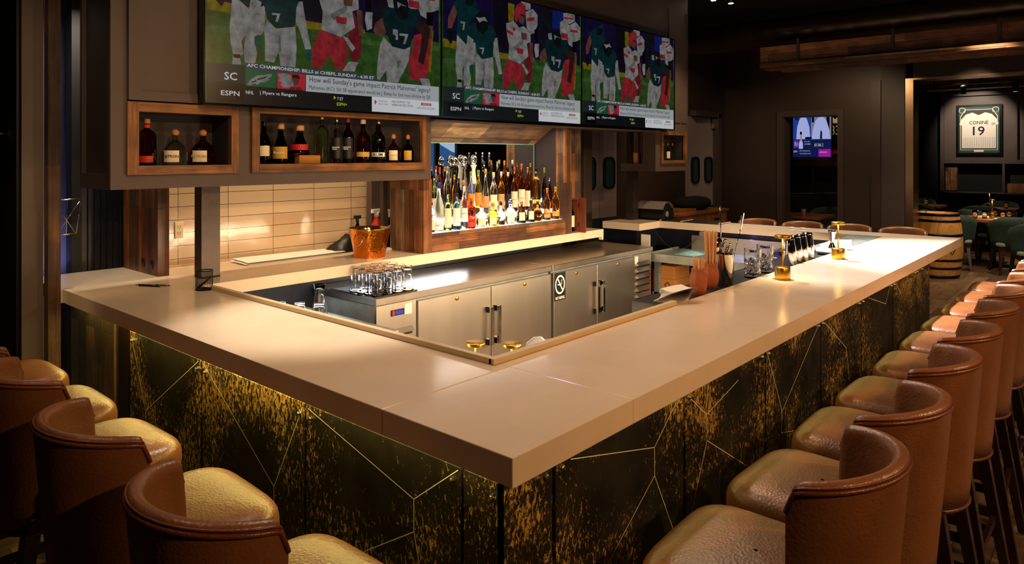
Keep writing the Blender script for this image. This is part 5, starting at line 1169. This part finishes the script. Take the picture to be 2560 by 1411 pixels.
bottle(5.028, 3.71, ZT+.013, .06, .25, 'std', 'g_dark', 'blackcap', 'lb_cream', 'dark bottle with cream label inside the open wooden box', lab=(.15, .55))
# cigar box with red cloth
x, d = px_to(768, 3.715)
t = empty('cigar_box', (x, 3.715, 1.7025), 'wooden cigar box with red cloth on top in the long overhead niche', 'box')
b = MB(); b.box(x-.072, x+.072, 3.685, 3.735, 1.7025, 1.752); b.build('box', 'boxwood' if False else 'cardboard', t, bevel=.002)
b = MB(); rows = []
for i in range(13): rows.append([(x-.085+.165*i/12, 3.68+.055*j/3, 1.753+.018*sin(pi*i/12)**.7) for j in range(4)])
rows2 = [[(p[0], p[1], 1.7525) for p in r] for r in rows]; b.grid(rows); b.grid(rows2)
b.build('red_cloth', 'redcloth', t, fix=False)
# open shelf at the end of the right cabinet
for px, yy, w, h, m, nm, lab, cat in ((1592, 3.99, .066, .115, 'lb_tan', 'candle', 'pale pillar candle on the open end shelf of the right overhead cabinet', 'candle'),):
    b = MB(); b.lathe([(0, 0), (w/2, 0), (w/2, h-.006), (w/2-.006, h), (0, h-.003)], (0,0,0), 22, cap=False); o = single(b, nm, m, lab, cat); o.location = (6.48, 3.93, 1.666)
t = empty('card_glass', (6.455, 3.84, 1.666), 'clear glass holding upright wooden cards on the open end shelf', 'glass')
X, Y, Z = 6.455, 3.84, 1.666
b = MB(); b.lathe([(0, 0), (.026, 0), (.032, .09), (.030, .09), (.024, .008), (0, .008)], (X, Y, Z), 20, cap=False); b.build('tumbler', 'glass', t)
b = MB()
for k in range(4): a = Vector((X-.01+.006*k, Y, Z+.01)); c_ = a + Vector((.0+.004*k, -.035+.008*k, .17)); b.poly([a+Vector((0,.012,0)), a+Vector((0,-.012,0)), c_+Vector((0,-.012,0)), c_+Vector((0,.012,0))], .002, (1, 0, 0))
b.build('cards', 'lb_cream', t)

# ================================================================ HALL BEYOND THE BAR
# credenza with black fur throw
t = empty('credenza', (8.6, 4.3, 0), 'orange-brown wooden credenza against the dark back wall', 'credenza')
b = MB(); b.box(8.1, 9.55, 4.32, 4.86, .12, .97); b.build('body', 'credenza_wood', t)
b = MB(); b.box(8.06, 9.59, 4.29, 4.88, .97, 1.0); b.build('top', 'credenza_wood', t)
for x in (8.12, 8.84): b = MB(); b.box(x+.01, x+.70, 4.30, 4.32, .15, .94); dd_ = b.build('door', 'credenza_wood', t); b = MB(); b.box(x+.3, x+.45, 4.29, 4.30, .86, .885); b.build('pull', 'black', dd_)
b = MB(); rows = []
for i in range(20):
    rows.append([(9.0+.30*cos(2*pi*j/24)*sin(pi*(i+.5)/20)**.6*1.3, 4.55+.2*sin(2*pi*j/24)*sin(pi*(i+.5)/20)**.6, 1.09-.088*cos(pi*(i+.5)/20)+.008*sin(j*3+i*2)) for j in range(24)])
b.grid(rows, closed=True); b.add(rows[0], [tuple(range(24))], True); b.add(rows[-1], [tuple(range(24))], True); single(b, 'fur_throw', 'fur', 'black furry throw piled on top of the wooden credenza', 'throw')
b = MB(); b.box(8.25, 8.8, 4.4, 4.6, 1.0, 1.04); single(b, 'wooden_tray', 'credenza_wood', 'flat wooden tray on the credenza beside the black throw', 'tray')
# wine barrel
BX, BY = 11.78, 2.10
t = empty('wine_barrel', (BX, BY, 0), 'upright oak barrel with black hoops and printed name at the dining room entrance', 'barrel')
def br(z): return .272 + .05*sin(pi*z/.92)
b = MB(); rows = [[(BX+br(z)*cos(2*pi*i/40), BY+br(z)*sin(2*pi*i/40), z) for i in range(40)] for z in [.92*k/20 for k in range(21)]]
b.grid(rows, closed=True); b.lathe([(br(.92), .92), (.255, .92), (.255, .895), (0, .895)], (BX, BY, 0), 40, cap=False); b.build('staves', 'barrel_wood', t)
for z0, z1 in ((.0, .045), (.13, .165), (.245, .28), (.60, .635), (.80, .835), (.885, .925)):
    b = MB(); b.lathe([(br((z0+z1)/2)+.001, z0), (br(z0)+.005, z0), (br(z1)+.005, z1), (br((z0+z1)/2)-.012, z1)], (BX, BY, 0), 40, cap=False); b.build('hoop', 'barrelhoop', t)
b = MB(); a0 = atan2(-BY, -BX)+.18
def wrap(mb, s, z, w):
    g, f, r = text_geo(s, True); rr = br(z)+.004; mb.add([(BX+rr*cos(a0+(u-.5)*w/rr), BY+rr*sin(a0+(u-.5)*w/rr), z+v*w) for u, v in g], f, False)
wrap(b, 'BERINGER', .44, .30); wrap(b, 'hoggsback.com', .38, .30); b.build('lettering', 'black', t, fix=False)

# ================================================================ DINING FURNITURE
def make_chair():
    t = empty('dining_chair', (0,0,0))
    b = MB(); rows = []
    for sc, z in ((.9, .40), (1, .42), (1, .46), (.95, .48), (.6, .492), (.1, .496)):
        rows.append([(math.copysign(abs(cos(a))**.6, cos(a))*.25*sc, math.copysign(abs(sin(a))**.6, sin(a))*.24*sc+.02, z) for a in [2*pi*i/24 for i in range(24)]])
    b.grid(rows, closed=True); b.build('seat', 'velvet_seat', t)
    b = MB(); rows = []
    for k in range(25):
        u = -1+2*k/24; a = u*pi*.60; top = .84-.16*abs(u)**2.5; bot = .40; row = []
        for f in (0, .25, .5, .75, 1): z = bot+(top-bot)*f; q = 1+.16*f; row.append((.265*sin(a)*q, -.24*cos(a)*q-.0, z))
        for f in (1, .75, .5, .25, 0): z = bot+(top-bot)*f; q = 1+.16*f; row.append((.225*sin(a)*q, -.20*cos(a)*q, z+(.012 if f == 1 else 0)))
        rows.append(row)
    b.grid(rows, closed=True); n = 10; b.add(rows[0], [tuple(range(n))], True); b.add(rows[-1], [tuple(range(n))[::-1]], True); b.build('backrest', 'velvet', t)
    b = MB(); b.box(-.22, .22, -.20, .23, .35, .40); b.build('seat_frame', 'darkwood', t)
    for sx in (-1, 1):
        b = MB(); b.taper((sx*.23, .25, 0), (sx*.20, .20, .36), .03, .045); b.build('leg', 'darkwood', t)
        b = MB(); b.taper((sx*.22, -.27, 0), (sx*.18, -.17, .38), .03, .045); b.build('leg', 'darkwood', t)
    return t
chair = make_chair()
def make_table():
    t = empty('dining_table', (0,0,0))
    b = MB(); b.box(-.40, .40, -.40, .40, .715, .76); b.build('tabletop', 'table_wood', t, bevel=.006)
    b = MB(); b.tube([(0,0,.06), (0,0,.715)], .045, 12); b.build('pedestal', 'black', t)
    b = MB(); b.box(-.3, .3, -.04, .04, 0, .05).box(-.04, .04, -.3, .3, 0, .05); b.build('foot', 'black', t)
    return t
table = make_table()
TB = [(13.35, 1.62, 'wooden dining table behind the barrel with gold lamp and glasses'), (16.0, 3.15, 'wooden dining table at the far left of the dining room under the framed jersey'), (15.9, 1.95, 'wooden dining table at the back beneath the framed jersey'), (12.6, .55, 'wooden dining table at the right edge of the picture'), (12.05, 4.1, 'wooden table behind the far bar stools seen through the pass-through')]
for i, (x, y, l) in enumerate(TB):
    place(table, USED, (x, y, 0), 0, l, 'table', 'dining tables')
CH = [(12.72, 1.30, -70, 'green velvet dining chair right behind the barrel with its dark back to the viewer'), (13.3, 2.35, 185, 'green velvet dining chair at the left side of the lamp-lit table'), (14.05, 1.9, 240, 'green velvet dining chair on the far side of the lamp-lit table'),
 (15.3, 3.05, 260, 'dark green chair left of the barrel in the dining room'), (16.7, 3.3, 90, 'dark green chair behind the far left dining table'), (16.7, 1.9, 90, 'dark green chair at the back table beneath the jersey'), (15.2, 2.0, 270, 'dark green chair in front of the back table'),
 (11.75, .95, -70, 'large green velvet chair nearest the viewer in the dining room, right of the barrel'), (13.3, .5, 95, 'green velvet chair at the right edge beyond the nearest dining table'), (14.2, 1.0, 95, 'green velvet chair far right of the lamp-lit table'), (12.75, 2.05, -80, 'green velvet chair with pale seat directly right of the barrel'),
 (12.0, 4.85, 170, 'green velvet chair by the hall wall, leftmost behind the far bar stools'), (11.3, 4.3, -80, 'green velvet chair behind the far bar stools, left of the takeaway cup'), (11.75, 3.42, -10, 'green velvet chair in the pass-through opening, right side'), (12.75, 3.9, 100, 'green velvet chair beyond the pass-through opening, at its right edge')]
for x, y, a, l in CH: place(chair, USED, (x, y, 0), radians(a), l, 'chair', 'green velvet dining chairs')
lamp((13.30, 1.62, .76), 'glowing gold table lamp on the dining table behind the barrel', 6, (1, 1, 1.25))
lamp((16.0, 3.2, .76), 'gold table lamp on the far left dining table', 0, (1, 1, 1.2))
lamp((15.9, 1.98, .76), 'gold table lamp on the back dining table beneath the jersey', 3, (1, 1, 1.2))
wg = tumbler_glass('w', .13, .030, .032, .040, inv=False).build('drinking_glass', 'glass', None)
for i, (x, y, z, l) in enumerate([(13.1, 1.82, .76, 'clear water glass on the lamp-lit table, left'), (13.15, 1.70, .76, 'clear water glass on the lamp-lit table, just left of the lamp'), (13.3, 1.48, .76, 'clear water glass on the lamp-lit table, just right of the lamp'), (13.5, 1.42, .76, 'clear water glass on the lamp-lit table, rightmost'), (13.62, 1.62, .76, 'clear water glass on the lamp-lit table, behind the lamp'), (16.0, 3.33, .76, 'clear water glass left of the far left lamp'), (16.05, 3.05, .76, 'clear water glass right of the far left lamp'), (15.9, 1.72, .76, 'clear water glass on the back table')]):
    place(wg, USED, (x, y, z), 0, l, 'glass', 'water glasses in the dining room')
for i, (x, y, a) in enumerate([(13.12, 1.5, 20), (13.55, 1.75, 70), (12.4, .75, 10), (16.1, 3.15, 0)]):
    b = MB(); b.box(-.09, .09, -.06, .06, 0, .012); o = single(b, 'napkin_fold', 'paper', ['folded napkin near the front of the lamp-lit table', 'folded napkin at the back of the lamp-lit table', 'folded napkin on the nearest dining table', 'folded napkin on the far left table'][i], 'napkin', 'folded napkins'); o.location = (x, y, .76); o.rotation_euler = (0, 0, radians(a))
b = MB(); b.lathe([(0, 0), (.035, 0), (.042, .11), (.044, .112), (.0, .115)], (0,0,0), 18, cap=False); o = single(b, 'takeaway_cup', 'lb_tan', 'small tan cup on the table behind the far bar stools', 'cup'); o.location = (11.78, 4.0, .76)
# framed jersey on the dining wall
X = Xd-.115; y0, y1, z0, z1 = 1.976, 2.797, 1.757, 2.825
t = empty('framed_jersey', (X, 2.39, z0), 'framed white baseball jersey number 19 on the dining room wall', 'framed jersey')
b = MB(); b.box(X-.02, X, y0, y1, z0, z1); b.build('frame', 'blackframe', t)
b = MB(); b.box(X-.024, X-.02, y0+.05, y1-.05, z0+.05, z1-.05); b.build('mount', 'green_mat', t)
b = MB(); yy = lambda u: y1-.05-u*(y1-y0-.1); zz = lambda v: z0+.05+v*(z1-z0-.1)
def pj(pts, dx, m): b.use(m); b.poly([(X-dx, yy(u), zz(v)) for u, v in pts])
pj([(.04, .06), (.96, .06), (.96, .80), (.84, .95), (.16, .95), (.04, .80)], .0245, 'lb_cream')
pj([(.055, .07), (.945, .07), (.945, .79), (.83, .94), (.17, .94), (.055, .79)], .0250, 'plaster_dark')
pj([(.08, .10), (.92, .10), (.92, .60), (.98, .62), (.95, .72), (.82, .84), (.66, .88), (.5, .82), (.34, .88), (.18, .84), (.05, .72), (.02, .62), (.08, .60)], .0256, 'jersey')
for cu in (.09, .91): b.use('lb_cream'); b.lathe([(.052, 0), (.062, 0), (.062, .002), (.052, .002)], (0,0,0), 24, cap=False); n_ = 24*4; b.v[-n_:] = [(X-.026-z_, yy(cu)+x_, zz(.93)+y_) for x_, y_, z_ in b.v[-n_:]]
pj([(.38, .02), (.62, .02), (.62, .07), (.38, .07)], .026, 'lb_cream')
b.use('label_txt')
put_text(b, 'CONINE', (X-.0262, yy(.5), zz(.62)), (0,-1,0), (0,0,1), .34, .075, center=True, bold=True); put_text(b, '19', (X-.0262, yy(.5), zz(.38)), (0,-1,0), (0,0,1), .21, .19, center=True, bold=True)
put_text(b, 'SP', (X-.0262, yy(.86), zz(.60)), (0,-1,0), (0,0,1), .07, .05, center=True)
for k in range(15): u = .12+k*.054; b.poly([(X-.0258, yy(u), zz(.12)), (X-.0258, yy(u+.006), zz(.12)), (X-.0258, yy(u+.006), zz(.34)), (X-.0258, yy(u), zz(.34))])
b.build('jersey', None, t, fix=False)
# television and red jersey in the room behind the pass-through
X = 13.33
tv2 = empty('television', (12.5, 4.42, 1.72), 'small television with two talking heads seen through the wall opening', 'television')
W2, H2 = .635, .92
P2 = [('navyb', 0,0,1000,0,1000,1000,0,1000), ('cyanb',0,330,480,330,480,1000,0,1000), ('tvwall',480,330,1000,330,1000,1000,480,1000), ('blue',60,700,150,700,150,1000,60,1000), ('gray',500,800,620,800,620,820,500,820),('dark',500,650,560,650,560,1000,500,1000),('dark',880,500,960,500,960,1000,880,1000),
 ('fskin',220,780,330,780,350,850,345,1000,205,1000,200,850), ('shirt',90,340,460,340,440,560,380,700,330,770,230,770,170,700,110,560), ('fskin',690,760,800,760,810,850,810,1000,670,1000,675,850), ('shirt',500,340,980,340,950,520,880,680,800,750,690,750,600,680,530,520),
 ('dark',330,340,500,340,500,380,330,380), ('navyb',0,150,1000,150,1000,335,0,335), ('vio',20,180,150,180,150,320,20,320),('shirt',160,160,270,160,270,260,240,330,190,330,160,260),('fskin',190,300,240,300,240,430,190,430),('hair',185,430,245,430,240,480,190,480),('dark',715,340,770,340,770,460,750,500,730,490), ('magenta',680,10,990,10,990,150,680,150)]
T2 = [('SU','txt',45,215,130,70),('Mason Taylor','txt',310,280,460,26),('CONFIRMED','txt',310,235,470,24),('60 246 2','txt',570,200,800,60),('ESPN','txt',20,90,120,36),('ESPN: Tracking the latest','txt',180,105,460,26),('Commanders news','txt',180,60,480,22),('LIVE NOW','txt',700,80,900,26)]
b = tv_screen(W2, H2, P2, T2, 'navyb', .0004); b.v = [(12.5 + y_ , 4.42 - x_, 1.72 + z_) for x_, y_, z_ in b.v]; b.build('screen', None, tv2, fix=False)
b = MB(); b.box(12.505, 12.55, 4.42-W2-.01, 4.43, 1.705, 1.72+H2+.01).box(12.49, 12.505, 4.42-W2-.01, 4.43, 1.705, 1.72).box(12.55, 13.34, 4.1, 4.16, 2.1, 2.2); b.build('casing', 'black_gloss', tv2)
t = empty('framed_jersey', (13.34, 3.9, 1.78), 'framed red and white basketball jersey number 33 seen through the wall opening', 'framed jersey')
X = 13.34; y1_, y0_ = 4.10, 3.55
b = MB(); b.box(X, X+.02, y0_, y1_, 1.78, 2.75); b.build('frame', 'red', t)
b = MB(); b.box(X-.003, X, y0_+.03, y1_-.075, 1.86, 2.72); b.build('mount', 'blackframe', t)
b = MB(); b.use('lb_white'); cy = 3.97
b.poly([(X-.005, cy+.10, 2.7), (X-.005, cy+.07, 2.7), (X-.005, cy+.05, 2.45), (X-.005, cy, 2.40), (X-.005, cy-.05, 2.45), (X-.005, cy-.07, 2.7), (X-.005, cy-.10, 2.7), (X-.005, cy-.1, 2.40), (X-.005, cy-.05, 2.33), (X-.005, cy+.05, 2.33), (X-.005, cy+.1, 2.4)]); b.use('lb_white'); put_text(b, '33', (X-.006, cy, 2.12), (0,-1,0), (0,0,1), .13, .17, center=True, bold=True); b.build('jersey', None, t, fix=False)
b = MB(); b.tube([(12.9, 4.62, 1.68), (12.9, 4.66, 1.76), (12.9, 4.67, 1.88), (12.9, 4.64, 1.99)], .02, 8); single(b, 'wall_ornament', 'chrome', 'small curved chrome ornament left of the far television', 'ornament')
